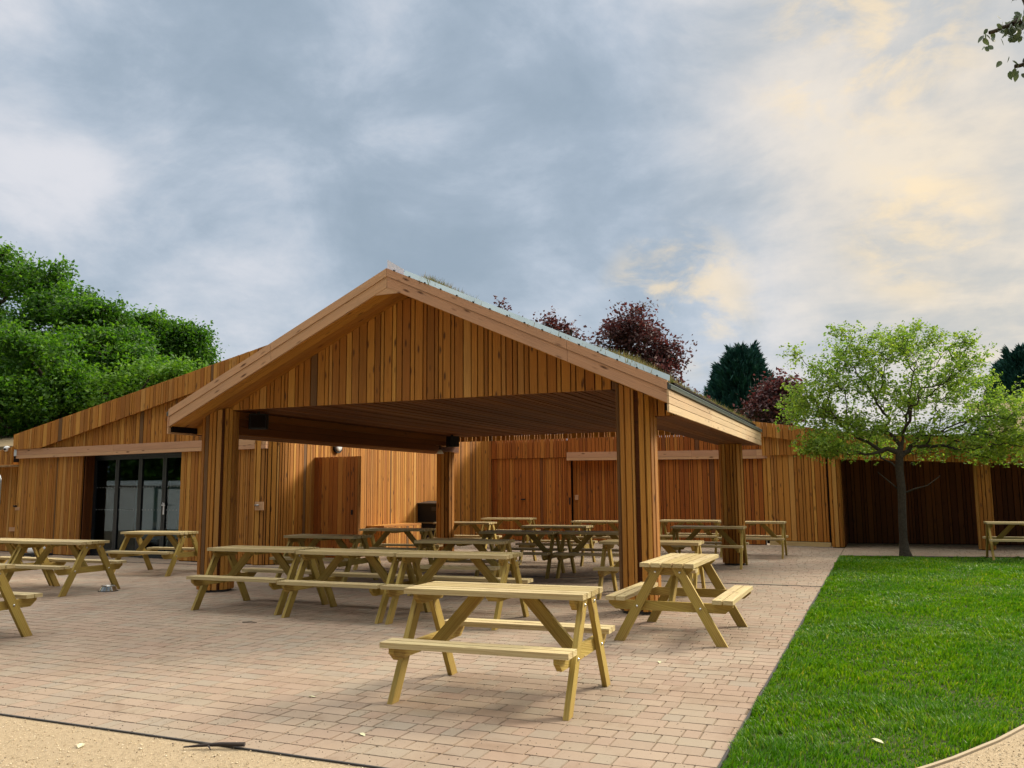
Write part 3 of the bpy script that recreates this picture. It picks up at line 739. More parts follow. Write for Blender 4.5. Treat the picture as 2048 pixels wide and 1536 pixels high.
# roof behind the parapet
m_ = MB()
m_.hexa([(x, y, topz(x) - dz) for x in (FX0, FX1 + .2) for y in (fy(x) + .06, fy(x) + 7) for dz in (.12, .3)]); ad(m_, 'roof', 'roofsoil', lb, invL)
# neighbouring wall at the far left
nb = empty('side_building', (-18.5, 5, 0), label='low timber building at the far left with door latch and hood', cat='building')
ivN = Matrix.Translation((18.5, -5, 0))
m_ = MB(); clad(m_, [(-22.5, 5.6), (FX0 - .12, 4.98)], .02, 2.28, (.07, .15), .024, .011, rnd=rw); ad(m_, 'wall', 'larch', nb, ivN)
m_ = MB(); backing(m_, [(-22.5, 5.61), (FX0 - .12, 4.99)], 0, 2.45, .2); ad(m_, 'wall_core', 'dark', nb, ivN)
m_ = MB(); clad(m_, [(-22.5, 5.1), (FX0 - .0, 4.58)], 2.21, lambda x, y: 2.62 + (x + 17.5) * .16, (.07, .13), .03, .01, rnd=rw); ad(m_, 'hood', 'larch', nb, ivN)
m_ = MB(); m_.hexa([(x, y, z) for x in (-22.5, FX0 - .13) for y in (fy(x) - .18, fy(x) + .3) for z in (2.16, 2.2)]); ad(m_, 'hood_soffit', 'larch_lit', nb, ivN)
m_ = MB(); m_.box(-17.28, -17.12, 4.70, 4.735, 1.06, 1.14); m_.box(-17.8, -17.45, 4.95, 5.0, .52, .62); ad(m_, 'door_latch', 'larch_pale', nb, ivN)
m_ = MB(); m_.tube([(-17.25, 4.71, 1.16), (-17.25, 4.64, 1.16), (-17.17, 4.63, 1.16)], .022, 8); ad(m_, 'door_handle', 'black', nb, ivN)
# planted roof with white fascia beyond
rb = empty('green_roof_building', (-24, 12, 0), label='building with brown planted roof and white fascia behind the left walls', cat='building')
ivR = Matrix.Translation((24, -12, 0))
m_ = MB(); m_.box(-32, -18.2, 7.6, 14, 0, 2.72); ad(m_, 'wall', 'dark', rb, ivR)
m_ = MB(); m_.box(-32, -18.4, 7.42, 7.5, 2.50, 2.80); ad(m_, 'fascia', 'white', rb, ivR)
m_ = MB(); m_.hexa([(x, y, z + dz) for x in (-32, -15.0) for y, z in ((7.4, 2.86), (11.5, 3.72)) for dz in (-.06, .04)]); ad(m_, 'roof', 'roofsoil', rb, ivR)
# cctv camera
e = empty('dome_camera', (-17.55, fy(-17.55) - .22, 2.60), label='white dome security camera beside the left lintel beam', cat='camera')
m_ = MB(); m_.lathe([(.001, .075), (.04, .068), (.07, .04), (.075, .0), (.07, -.03), (.04, -.062), (.001, -.07)], n=20); m_.build('housing', 'white', e)
m_ = MB(); m_.tube([(.02, -.06, -.01), (.025, -.082, -.012)], .028, 14); m_.build('lens', 'black', e)
m_ = MB(); m_.box(-.02, .02, .05, .2, -.02, .02, 'y'); m_.build('bracket', 'white', e)

# ---------------------------------------------------------------- courtyard wall, left side
cw = empty('courtyard_wall', (-8.6, 8, 0), label='curved timber-clad courtyard wall running back behind the shelter', cat='wall')
ivC = Matrix.Translation((8.6, -8, 0))
WX = -8.5
path = [(-8.99, 3.79), (-8.91, 3.79)]
for k in range(1, 9): path.append((-9.05 + .55 * math.cos(R(-78 + k * 9.75)), 4.33 + .55 * math.sin(R(-78 + k * 9.75))))
path += [(WX, 10.8)]
for k in range(1, 10): path.append((WX + .6 - .6 * math.cos(R(k * 10)), 10.8 + 2.3 * math.sin(R(k * 10))))
RX = WX + .6
# travel goes away from the camera; the courtyard lies on its right-hand side
m_ = MB(); clad(m_, path, .015, 3.25, (.045, .11), .024, .010, rnd=rw, flush=.008); ad(m_, 'wall_cladding', 'larch', cw, ivC)
m_ = MB(); backing(m_, path, 0, 3.24, .15); ad(m_, 'wall_core', 'dark', cw, ivC)
m_ = MB(); m_.box(-8.93, -8.72, 3.735, 3.755, 1.10, 1.27); ad(m_, 'latch_plate', 'larch_pale', cw, ivC)
m_ = MB(); m_.tube([(-8.92, 3.72, 1.2), (-8.80, 3.70, 1.2)], .016, 8); ad(m_, 'door_latch', 'galv', cw, ivC)
# the open gate leaf standing out from the wall
gt = empty('open_gate', (WX, 5.1, 0), R(-2), label='tall boarded gate leaf standing open from the courtyard wall', cat='gate')
m_ = MB(); clad(m_, [(.03, 0), (1.18, 0)], .05, 2.2, (.08, .13), .024, .009, rnd=rw); m_.build('gate_boards', 'larch_deep', gt)
m_ = MB()
for z_ in (.2, 1.1, 2.0): m_.box(.03, 1.17, .003, .045, z_, z_ + .09)
m_.box(1.172, 1.20, -.03, .045, .05, 2.2, 'z'); m_.build('gate_frame', 'larch', gt)
m_ = MB(); m_.box(1.02, 1.06, -.05, -.027, .98, 1.08, 'z'); m_.build('gate_latch', 'black', gt)
# bulkhead lamp
e = empty('bulkhead_lamp', (WX + .03, 5.86, 2.47), R(90), label='round black bulkhead lamp with white cover on the courtyard wall', cat='wall lamp')
m_ = MB(); m_.tube([(0, 0, 0), (0, -.07, 0)], .15, 28); m_.build('lamp_body', 'black', e)
m_ = MB(); m_.tube([(0, -.07, 0), (0, -.095, 0), (0, -.105, 0)], [.115, .10, .06], 28); m_.build('diffuser', 'diffuser', e)
# planter / ledge and bins against the wall
e = empty('timber_bench', (WX + .26, 8.05, 0), label='boxed timber bench against the courtyard wall beyond the open gate', cat='bench')
m_ = MB(); 
for k in range(4): m_.box(-.22 + k * .12, -.22 + k * .12 + .112, -.9, .88, .62, .66, 'y')
m_.build('seat', 'larch', e)
m_ = MB(); clad(m_, [(-.2, -.87), (.24, -.87), (.24, .85)][::1],   .02, .615, (.06, .11), .02, .008, rnd=rw); m_.build('base', 'larch', e)
e = empty('litter_bin', (-8.04, 9.72, 0), R(-12), label='black double litter bin against the courtyard wall behind the rear column', cat='litter bin')
m_ = MB(); m_.box(-.42, .42, -.25, .25, .04, .62, 'z'); m_.box(-.40, .40, -.23, .25, .66, 1.12, 'z'); m_.build('bin_body', 'black', e)
m_ = MB(); m_.box(-.43, .43, -.262, .26, .622, .658); m_.build('shelf', 'galv', e)
m_ = MB(); m_.hexa([(x, y, z) for x in (-.43, .43) for y, z0_ in ((-.26, 1.12), (.27, 1.17)) for z in (z0_, z0_ + .03)]); m_.build('bin_lid', 'frame', e)
m_ = MB(); m_.box(.10, .34, -.24, -.231, .95, 1.05); m_.build('label_plate', 'frame', e)
m_ = MB(); m_.box(.30, .36, -.238, -.231, 1.0, 1.06); m_.build('sticker', 'white', e)

# ---------------------------------------------------------------- back wall and right building
bw = empty('rear_wall', (-3.5, 13.2, 0), label='long timber-clad rear wall with doors and a pale lintel beam', cat='wall')
ivB = Matrix.Translation((3.5, -13.2, 0))
BY = 13.1
tb = lambda x, y=0: 3.03 + (x + 8) * .021
m_ = MB()
clad(m_, [(RX, BY), (-5.5, BY)], .015, 2.39, (.055, .12), .022, .009, rnd=rw)
clad(m_, [(RX, BY - .03), (-5.5, BY - .03)], 2.40, tb, (.055, .12), .024, .009, rnd=rw)
clad(m_, [(-5.5, BY), (-5.4, BY)], .015, 2.44, (.055, .12), .022, .009, rnd=rw)
clad(m_, [(-5.4, BY + .16), (-4.12, BY + .16)], .015, 2.44, (.055, .12), .022, .009, rnd=rw)
clad(m_, [(-4.12, BY), (-.05, BY)], .015, 2.40, (.055, .13), .022, .010, rnd=rw)
clad(m_, [(-5.5, BY), (-.05, BY)], 2.50, tb, (.055, .12), .024, .009, rnd=rw)
ad(m_, 'wall_cladding', 'larch_deep', bw, ivB)
m_ = MB(); backing(m_, [(RX, BY), (-5.5, BY)], 0, 2.9, .1); backing(m_, [(-5.5, BY + .17), (-4.12, BY + .17)], 0, 2.5, .1); backing(m_, [(-4.12, BY), (-.05, BY)], 0, 2.9, .1); backing(m_, [(-5.5, BY), (-4.12, BY)], 2.5, 2.95, .1)
ad(m_, 'wall_core', 'dark', bw, ivB)
m_ = MB()
for z0_, z1_, yo in ((2.31, 2.382, .12), (2.387, 2.545, .11)):
    for xa, xb in ((-5.5, -1.9), (-1.897, -.2), (-.197, 1.60)):
        dz = -.055 * (xa + 5.5) / 5; dz2 = -.055 * (xb + 5.5) / 5
        m_.hexa([(x, y, z + q) for x, q in ((xa, dz), (xb, dz2)) for z in (z0_, z1_) for y in (BY - yo + (-.35 if x > 0 else 0), BY - yo + .1 + (-.35 if x > 0 else 0))])
ad(m_, 'lintel_beam', 'larch_pale', bw, ivB)
m_ = MB(); m_.box(-5.47, -5.43, BY - .055, BY - .02, 1.05, 1.25, 'z'); m_.tube([(-6.95, BY - .03, 1.2), (-6.95, BY - .07, 1.2), (-6.83, BY - .07, 1.2)], .02, 8); ad(m_, 'door_handle', 'black', bw, ivB)
m_ = MB(); m_.box(-5.34, -5.24, BY + .09, BY + .13, 1.18, 1.32); ad(m_, 'latch_plate', 'larch_pale', bw, ivB)

rbld = empty('right_building', (5, 14, 0), label='timber building at the right with deep shaded bays and sloping parapet', cat='building')
ivQ = Matrix.Translation((-5, -14, 0))
gl = [(-.03, 13.05), (.02, 12.98), (1.58, 12.52)]
m_ = MB(); clad(m_, gl, .14, 2.36, (.07, .155), .024, .012, rnd=rw); ad(m_, 'wall', 'larch', rbld, ivQ)
m_ = MB(); backing(m_, gl, .05, 2.8, .08); ad(m_, 'wall_core', 'dark', rbld, ivQ)
m_ = MB(); m_.plank((.06, 12.90, .015), (1.5, -.44, 0), (0, 0, .11), (.012, .04, 0)); ad(m_, 'plinth_board', 'plinth', rbld, ivQ)
# bay posts
def bay_post(x, y, w_, top):
    m_ = MB(); n = 24; ring = []
    for k in range(n + 1):
        a = 2 * math.pi * k / n; ca, sa = math.cos(a), math.sin(a); e = 2 / 2.8
        ring.append((x + w_ * abs(ca) ** e * (1 if ca > 0 else -1), y + w_ * abs(sa) ** e * (1 if sa > 0 else -1)))
    clad(m_, ring, .02, top, (.07, .11), .02, .005, rnd=rw); o = ad(m_, 'post', 'larch', rbld, ivQ)
    k = MB(); k.prism([(x + (a - x) * .95, y + (b - y) * .95) for a, b in ring[:-1]], 0, top - .01, 'xy'); k.build('post_core', 'dark', o)
bay_post(1.72, 12.60, .125, 2.20)
bay_post(4.98, 12.72, .15, 2.04)
bay_post(9.0, 12.9, .15, 2.1)
m_ = MB()
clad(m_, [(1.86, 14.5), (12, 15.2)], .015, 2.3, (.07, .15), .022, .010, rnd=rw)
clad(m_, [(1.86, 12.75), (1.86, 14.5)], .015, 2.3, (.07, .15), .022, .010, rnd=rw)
ad(m_, 'bay_wall', 'larch_shaded', rbld, ivQ)
m_ = MB(); backing(m_, [(1.86, 14.51), (12, 15.21)], 0, 2.8, .1); backing(m_, [(1.85, 12.7), (1.85, 14.5)], 0, 2.8, .08)
m_.hexa([(x, y, z) for x in (1.8, 12) for y in (12.66, 15.3) for z in (2.30, 2.34)])
ad(m_, 'bay_ceiling', 'dark', rbld, ivQ)
rt = lambda x, y=0: (3.19 - .17 * x if x < 2.03 else max(2.845 - .092 * (x - 2.03), 2.3))
rbz = lambda x, y=0: rt(x) - .37
m_ = MB()
clad(m_, [(-.03, 13.0), (.02, 12.93), (1.62, 12.47)], 2.32, lambda x, y: rt(x) - .05, (.06, .13), .024, .009, rnd=rw)
clad(m_, [(1.62, 12.47), (12, 12.70)], lambda x, y: 2.16 - (x - 2) * .045, lambda x, y: rt(x) - .05, (.06, .13), .024, .009, rnd=rw)
ad(m_, 'upper_wall', 'larch', rbld, ivQ)
m_ = MB(); backing(m_, [(1.62, 12.48), (12, 12.71)], 2.17, lambda x, y: rt(x) - .06, .12); backing(m_, [(0, 12.98), (1.62, 12.49)], 2.4, lambda x, y: rt(x) - .06, .12); ad(m_, 'upper_core', 'dark', rbld, ivQ)
m_ = MB(); clad(m_, [(-.25, 12.92), (.7, 12.64), (1.62, 12.37), (2.03, 12.38), (4, 12.42), (6, 12.46), (9, 12.53)], rbz, rt, (.07, .16), .03, .009, rnd=rw, flush=.012); ad(m_, 'parapet', 'larch', rbld, ivQ)
m_ = MB(); m_.hexa([(x, y, z + dz) for x in (5.3, 16) for y, z in ((12.9, 2.70), (18.5, 3.95)) for dz in (-.1, 0)]); ad(m_, 'roof', 'roofsoil', rbld, ivQ)
m_ = MB(); m_.hexa([(x, y, z + dz) for x in (4.9, 5.6) for y, z in ((14.0, 3.02), (14.9, 3.22)) for dz in (0, .16)]); ad(m_, 'rooflight', 'white', rbld, ivQ)

# ---------------------------------------------------------------- picnic tables
L_, W_, H_ = 1.36, .523, .75
def chamfer_bar(mb, cx, x0, x1, hl, z0, z1, cut):
    """bar across the table (along y) with sloping lower ends"""
    mb.prism([(-hl, z1), (-hl, z1 - (z1 - z0) * .35), (-hl + cut, z0), (hl - cut, z0), (hl, z1 - (z1 - z0) * .35), (hl, z1)], x0, x1, 'yz')
def make_table():
    root = empty('picnic_table', (0, 0, 0), cat='picnic table')
    bx = .038
    m_ = MB()
    for k in range(5):
        y0 = -W_ / 2 + k * .108; dx = random.uniform(-.003, .003)
        m_.box(-L_ / 2 + dx, L_ / 2 + dx, y0, y0 + .091, H_ - bx, H_ + random.uniform(-.001, .001))
    m_.build('tabletop', 'pine_board', root)
    for s_ in (-1, 1):
        m_ = MB()
        for k in range(2):
            y0 = .612 - .089 - k * .103; ya, yb2 = sorted((s_ * y0, s_ * (y0 + .089)))
            m_.box(-L_ / 2 + random.uniform(-.003, .003), L_ / 2, ya, yb2, .424 - bx, .424)
        m_.build('seat', 'pine_board', root)
    for e_ in (-1, 1):
        xo = e_ * (L_ / 2 - .028); xi = e_ * (L_ / 2 - .028 - bx); xb2 = e_ * (L_ / 2 - .029 - 2 * bx)
        for s_ in (-1, 1):
            m_ = MB(); a, b = sorted((xo, xi))
            top, bot = s_ * .092, s_ * .494; hw_ = .052
            P = [(x, y, z) for z, yc in ((0, bot), (H_ - bx - .001, top)) for y in (yc - hw_, yc + hw_) for x in (a, b)]
            m_.hexa(P); lg = m_.build('leg', 'pine', root)
            for z_ in (.335, .665):
                yc = bot + (top - bot) * z_ / (H_ - bx)
                k = MB(); xx = xo; k.tube([(xx, yc, z_), (xx + e_ * .004, yc, z_), (xx + e_ * .009, yc, z_)], [.014, .012, .006], 10); k.build('bolt', 'steel', lg)
        a, b = sorted((xi - e_ * .001, xb2))
        m_ = MB(); chamfer_bar(m_, 0, a, b, .600, .296, .3845, .07)
        for i in range(len(m_.uv)): pass
        m_.build('seat_bearer', 'pine', root)
        m_ = MB(); chamfer_bar(m_, 0, a, b, .235, .635, H_ - bx - .001, .06); m_.build('top_batten', 'pine', root)
        # diagonal brace in the middle plane
        m_ = MB(); x0, x1 = e_ * (L_ / 2 - .075 - 2 * bx + .03), e_ * (L_ / 2 - .50); z0_, z1_ = .300, H_ - bx - .002
        n = Vector((x1 - x0, 0, z1_ - z0_)); hd = .062 * e_
        m_.hexa([(x, y, z) for x, z in ((x0, z0_), (x1, z1_)) for x, z in ((x - hd, z), (x + hd, z)) for y in (-.019, .019)])
        m_.build('brace', 'pine', root)
    m_ = MB(); chamfer_bar(m_, 0, -.045, .045, .225, .672, H_ - bx - .001, .05); m_.build('centre_batten', 'pine', root)
    return root
random.seed(5)
GRP = 'picnic tables set out in the courtyard'
tables = [
 (.15, -4.35, 2.5, 'pale picnic table nearest the camera, alone in front of the shelter', 1),
 (.81, -1.30, -90.1, 'picnic table turned end-on to the viewer by the front right column', 1),
 (-4.62, -1.22, 1.0, 'picnic table beside the front left column, leftmost of three joined', 1),
 (-3.13, -1.34, .6, 'picnic table in the middle of three joined under the gable', 1),
 (-1.74, -1.32, 2.6, 'rightmost of three joined picnic tables, behind the nearest table', 1),
 (-5.65, 1.63, .7, 'shaded picnic table inside the shelter in front of the open gate', 0),
 (-5.80, 4.10, 4.5, 'shaded picnic table in front of the boxed timber bench', 0),
 (-2.84, 1.03, 5.5, 'shaded picnic table just behind the rightmost joined table', 0),
 (-6.02, 7.45, 4.5, 'picnic table under the shelter in front of the black bin', 0),
 (-6.18, 10.33, 4., 'farthest picnic table, alone before the rear wall doors', 0),
 (-3.29, 6.12, 3.3, 'dark picnic table in the centre of the shelter before the rear wall', 0),
 (-3.10, 3.75, 3.5, 'left one of two end-to-end dark picnic tables mid-shelter', 0),
 (-1.67, 3.90, 2.5, 'right one of two end-to-end dark picnic tables mid-shelter', 0),
 (-3.16, 8.77, .9, 'picnic table behind the shelter in front of the recessed rear door', 0),
 (-1.33, 9.70, .5, 'picnic table before the rear wall just left of the rear right column', 0),
 (-.32, 6.45, 2.0, 'picnic table crossing in front of the rear right column', 0),
 (.15, 9.15, 1.0, 'picnic table right of the rear right column by the plinth wall', 0),
 (-.21, 1.53, 3.0, 'picnic table just behind the front right column', 0),
 (-8.74, -.84, 1.6, 'picnic table at the left with the steel bowl by its foot', 1),
 (-10.16, -.82, 1.2, 'picnic table at the left edge, end to end with the bowl table', 1),
 (-9.56, 1.90, 4., 'picnic table in front of the glass doors left of the column', 1),
 (-6.05, -4.39, 3., 'picnic table cut off by the left edge, nearest on that side', 1),
 (5.37, 9.9, 1., 'dark picnic table at the right beside the bay post on the grass edge', 0),
]
proto = make_table()
for i, (x, y, a, lab, near) in enumerate(tables):
    o = proto if i == 0 else copy_tree(proto, None, () if near else ('bolt',))
    o.location = (x, y, .001); o.rotation_euler = (0, 0, R(a)); o['label'] = lab; o['group'] = GRP; o['category'] = 'picnic table'

# ---------------------------------------------------------------- small things
e = empty('pet_bowl', (-8.02, -.58, .001), label='stainless steel pet bowl on the paving by a table foot', cat='bowl')
m_ = MB(); m_.lathe([(.132, .004), (.134, .010), (.098, .074), (.100, .082), (.107, .082), (.104, .078), (.086, .03), (.001, .024)], n=36); m_.build('bowl_shell', 'steel', e)
m_ = MB(); m_.lathe([(.132, .0), (.142, .0), (.142, .008), (.134, .009)], n=36); m_.build('rubber_ring', 'black', e)
m_ = MB(); m_.tube([(-1.02, -6.24, .012), (-.93, -6.19, .018), (-.84, -6.145, .022), (-.70, -6.10, .024)], [.004, .009, .012, .013], 7)
m_.tube([(-.90, -6.175, .018), (-.84, -6.22, .012)], [.006, .003], 5)
tag(m_.build('twig', 'twig'), 'black broken twig lying across the steel edging', 'twig')
m_ = MB(); m_.tube([(-3.95, -2.35, .008), (-3.86, -2.31, .01), (-3.78, -2.31, .007)], [.005, .006, .003], 6)
tag(m_.build('twig', 'twig'), 'small dark twig on the paving in front of the joined tables', 'twig')
def leaf_thing(x, y, s_, rz, lab, mat='deadleaf', name='fallen_leaf'):
    m_ = MB(); P = [(0, -s_, 0), (s_ * .5, -.2 * s_, .006), (s_ * .4, .5 * s_, .008), (0, s_, .002), (-s_ * .42, .45 * s_, .009), (-s_ * .5, -.25 * s_, .005), (0, 0, .002)]
    m_.poly(P, [(6, 0, 1), (6, 1, 2), (6, 2, 3), (6, 3, 4), (6, 4, 5), (6, 5, 0)])
    o = m_.build(name, mat); o.location = (x, y, .003); o.rotation_euler = (.05, .08, rz); return tag(o, lab, 'leaf')
leaf_thing(-.22, -5.62, .032, 1.1, 'pale fallen leaf on the paving near the front edge')
leaf_thing(-1.62, -6.42, .038, .5, 'pale fallen leaf on the gravel path')
leaf_thing(-1.08, -4.95, .03, 2.1, 'pale scrap of leaf left of the nearest table')
leaf_thing(.93, -2.85, .03, .4, 'pale scrap of leaf between the two nearest tables')
leaf_thing(2.63, -4.62, .045, .9, 'white scrap lying in the grass near the path')
leaf_thing(3.9, -1.2, .05, 2.2, 'white scrap lying in the grass further out')
# tall steel hoop at the left edge
hp = None
e = empty('steel_hoop', (-13.33, 1.42, 0), R(-20), label='tall galvanised steel hoop standing at the left edge', cat='hoop')
m_ = MB(); ps = [(0, 0, 0), (0, 0, 1.70)] + [(-.14 + .14 * math.cos(R(k * 15)), 0, 1.70 + .14 * math.sin(R(k * 15))) for k in range(1, 12)] + [(-.28, 0, 1.70), (-.28, 0, 0)]
m_.tube(ps, .017, 10); m_.build('hoop_tube', 'galv', e)
for xx in (0, -.28):
    m_ = MB(); m_.lathe([(.001, .012), (.055, .012), (.055, 0)], cx=xx, n=16); m_.build('base_plate', 'galv', e)
# low trolley glimpsed under the left table
e = empty('low_trolley', (-14.6, 3.3, 0), R(-10), label='low trolley with a white bundle glimpsed behind the left tables', cat='trolley')
m_ = MB(); m_.box(-.3, .3, -.2, .2, .10, .15); m_.build('platform', 'black', e)
m_ = MB(); m_.lathe([(.001, .38), (.10, .36), (.17, .28), (.2, .2), (.17, .152), (.001, .152)], n=14); m_.build('bundle', 'white', e)
for xx in (-.22, .22):
    m_ = MB(); m_.tube([(xx, -.22, .06), (xx, -.18, .06)], .055, 14); m_.build('wheel', 'black', e)

# ---------------------------------------------------------------- trees
def skeleton(trunk, targets, alpha=.35, jit=.12, mid=2):
    """join every target point to the nearest part of the growing tree"""
    pos = [np.array(p, float) for p in trunk]; par = [-1] + list(range(len(trunk) - 1)); pl = [0.]
    for i in range(1, len(trunk)): pl.append(pl[-1] + np.linalg.norm(pos[i] - pos[i - 1]))
    start = len(trunk) // 2 if len(trunk) > 3 else 1
    N = len(trunk) + len(targets) * (mid + 1); A = np.zeros((N, 3)); Lh = np.zeros(N); n = len(trunk)
    A[:n] = pos; Lh[:n] = pl; par = par + [0] * (N - n)
    for tpt in targets[np.argsort(np.linalg.norm(targets - pos[-1], axis=1))]:
        dd = np.linalg.norm(A[start:n] - tpt, axis=1); up = np.maximum(0, A[start:n, 2] - tpt[2]) * .5
        j = start + int(np.argmin(dd + alpha * Lh[start:n] + up)); prev = j; p0 = A[j]; d = np.linalg.norm(tpt - p0)
        for k in range(1, mid + 2):
            f = k / (mid + 1); q = p0 + (tpt - p0) * f
            if k <= mid: q = q + rng.normal(0, jit * d / (mid + 1), 3) + np.array([0, 0, -.06 * d * math.sin(f * math.pi)])
            A[n] = q; par[n] = prev; Lh[n] = Lh[prev] + np.linalg.norm(q - A[prev]); prev = n; n += 1
    return A[:n], par[:n]
def tree_mesh(name, A, par, r_tip, r_trunk, parent, mat='bark', sides=6, pw=2.2, minr=0):
    n = len(A); ch = np.zeros(n); acc = np.zeros(n)
    for i in range(n - 1, 0, -1):
        rad_i = acc[i] if acc[i] > 0 else r_tip ** pw
        acc[i] = rad_i; acc[par[i]] += rad_i
    rad = acc ** (1 / pw); rad[0] = rad[1]; rad = np.minimum(rad, rad * 0 + max(rad)) * 1.0
    rad = rad * np.clip(r_trunk / rad.max(), .2, 5)
    rad = np.maximum(rad, r_tip)
    i = np.array([k for k in range(1, n) if rad[k] >= minr]); a = A[[par[k] for k in i]]; b = A[i]; ra = np.minimum(rad[[par[k] for k in i]], rad[i] * 1.6); rb_ = rad[i]
    d = b - a; L = np.linalg.norm(d, axis=1) + 1e-9; d /= L[:, None]
    ref = np.where(np.abs(d[:, 2:3]) > .9, np.array([[1., 0, 0]]), np.array([[0, 0, 1.]])); x = np.cross(d, ref); x /= np.linalg.norm(x, axis=1)[:, None]; y = np.cross(d, x)
    th = np.arange(sides) * 2 * np.pi / sides; c_, s_ = np.cos(th), np.sin(th)
    ring = x[:, None] * c_[None, :, None] + y[:, None] * s_[None, :, None]
    V0 = a[:, None] - d[:, None] * .0 + ring * ra[:, None, None]; V1 = b[:, None] + d[:, None] * rb_[:, None, None] * .3 + ring * rb_[:, None, None]
    V = np.concatenate([V0, V1], 1).reshape(-1, 3); k = np.arange(sides); q = np.stack([k, (k + 1) % sides, (k + 1) % sides + sides, k + sides], 1)
    F = (np.arange(len(i))[:, None, None] * 2 * sides + q[None]).reshape(-1, 4)
    return npmesh(name, V, F, mat, parent, True)
def leaves(name, P, size, mat, parent, flat_=.0, asp=.6, up=0.35, var=.35):
    n = len(P); s_ = size * (1 + var * rng.normal(0, 1, n)).clip(.5, 1.8)
    u = rng.normal(0, 1, (n, 3)); u[:, 2] *= (1 - flat_); u /= np.linalg.norm(u, axis=1)[:, None]
    w_ = rng.normal(0, 1, (n, 3)); w_[:, 2] *= (1 - flat_); v = w_ - (w_ * u).sum(1)[:, None] * u; v /= np.linalg.norm(v, axis=1)[:, None]
    nn = np.cross(u, v)
    a = P - u * s_[:, None] * .5; c_ = P + u * s_[:, None] * .5
    b = P + v * s_[:, None] * asp * .5 + nn * s_[:, None] * .12; d = P - v * s_[:, None] * asp * .5 + nn * s_[:, None] * .12
    V = np.stack([a, b, c_, d], 1).reshape(-1, 3); F = np.arange(n)[:, None] * 4 + np.array([[0, 1, 2, 3]])
    return npmesh(name, V, F, mat, parent)
def place(px_, py_, dist):
    """a point on the pixel's ray at a given forward distance, in scene coordinates: used only to read positions off the survey"""
    u, v = (px_ - 1024) / 1693.6, -(py_ - 768) / 1693.6
    p = R(7.185); y = math.cos(p) - v * math.sin(p); z = math.sin(p) + v * math.cos(p); k = dist / y
    x, y, z = u * k, dist, z * k
    return np.array([CAM.x + x * math.cos(YAW) - y * math.sin(YAW), CAM.y + x * math.sin(YAW) + y * math.cos(YAW), CAM.z + z])
def ell(n, c, r, shell=.55):
    q = rng.normal(0, 1, (n, 3)); q /= np.linalg.norm(q, axis=1)[:, None]
    return c + q * np.array(r) * (shell + (1 - shell) * rng.random(n)[:, None]) 
def crown_tree(name, base, top, lobes, nleaf, leaf, mat, label, cat='tree', group=None, ntw=60, clump=.5, trunk_r=.3, tip=.02, flat_=.3, minr=.03):
    """lobes: (centre, radii); twigs and leaf clumps fill each lobe"""
    root = empty(name, tuple(base), label=label, cat=cat, group=group); B = np.array(base)
    T = []; tot = sum(np.prod(r) ** (2 / 3) for c_, r in lobes)
    for c_, r in lobes: T.append(ell(max(6, int(ntw * np.prod(r) ** (2 / 3) / tot)), np.array(c_), r, .72))
    T = np.concatenate(T) - B
    tr = [np.array([0, 0, 0]), np.array([.05, 0, (top[2] - B[2]) * .15]), np.array([0, .05, (top[2] - B[2]) * .3]), np.array([0, 0, (top[2] - B[2]) * .42])]
    A, par = skeleton(tr, T, .25, .18, 2)
    tree_mesh('trunk', A, par, tip, trunk_r, root, minr=minr)
    tips = T[rng.integers(0, len(T), nleaf)]
    sub = tips + rng.normal(0, 1, (nleaf, 3)) * clump * np.array([1, 1, .6])
    # leaves gather in small sprays
    k = rng.integers(0, nleaf, nleaf); spr = sub[(k // 14) * 14 % nleaf] 
    P = spr + rng.normal(0, 1, (nleaf, 3)) * leaf * 1.25
    leaves('crown', P, leaf, mat, root, flat_)
    return root
def lob(px_, py_, d, rp, rz=None, dd=0):
    c_ = place(px_, py_, d + dd); r = rp / 1693.6 * d
    return (c_, (r, r, (rz or rp) / 1693.6 * d))
def gnd(px_, d):
    p = place(px_, 980, d); p[2] = -.08; return p
# oaks at the left
crown_tree('oak_tree', gnd(10, 37), place(30, 487, 37), [lob(-70, 600, 37, 85), lob(75, 565, 37, 48, 40), lob(15, 530, 38, 45, 38), lob(118, 545, 37, 20, 26), lob(130, 610, 36, 52, 42), lob(100, 690, 36, 90), lob(-30, 720, 35, 100), lob(110, 800, 36, 80)], 62000, .155, 'oakleaf', 'tallest green oak rising at the left edge behind the building', group='trees beyond the buildings', ntw=430, clump=.21, trunk_r=.4)
crown_tree('oak_tree', gnd(210, 36), place(215, 600, 36), [lob(170, 625, 35, 40, 34), lob(222, 640, 35, 34, 42), lob(245, 690, 35, 50, 45), lob(190, 730, 34, 90, 75), lob(270, 760, 34, 75, 65), lob(150, 810, 34, 80, 60)], 54000, .15, 'oakleaf', 'broad green oak in the middle of the left group', group='trees beyond the buildings', ntw=380, clump=.2, trunk_r=.35)
crown_tree('oak_tree', gnd(345, 42), place(350, 640, 42), [lob(300, 662, 42, 42, 38), lob(350, 680, 42, 44, 40), lob(385, 695, 42, 38, 48), lob(330, 730, 42, 55, 50), lob(395, 740, 42, 30, 36)], 30000, .16, 'oakleaf', 'dark green oak at the right end of the left group', group='trees beyond the buildings', ntw=230, clump=.2, trunk_r=.3)
crown_tree('broadleaf_tree', gnd(60, 30), place(60, 650, 30), [lob(20, 700, 30, 62, 60), lob(100, 720, 30, 60, 55), lob(-40, 760, 30, 80, 80), lob(60, 800, 30, 95, 62), lob(150, 790, 30, 50, 50)], 36000, .135, 'oakleaf', 'lower leafy tree in front of the oaks at the left', group='trees beyond the buildings', ntw=260, clump=.18, trunk_r=.22)
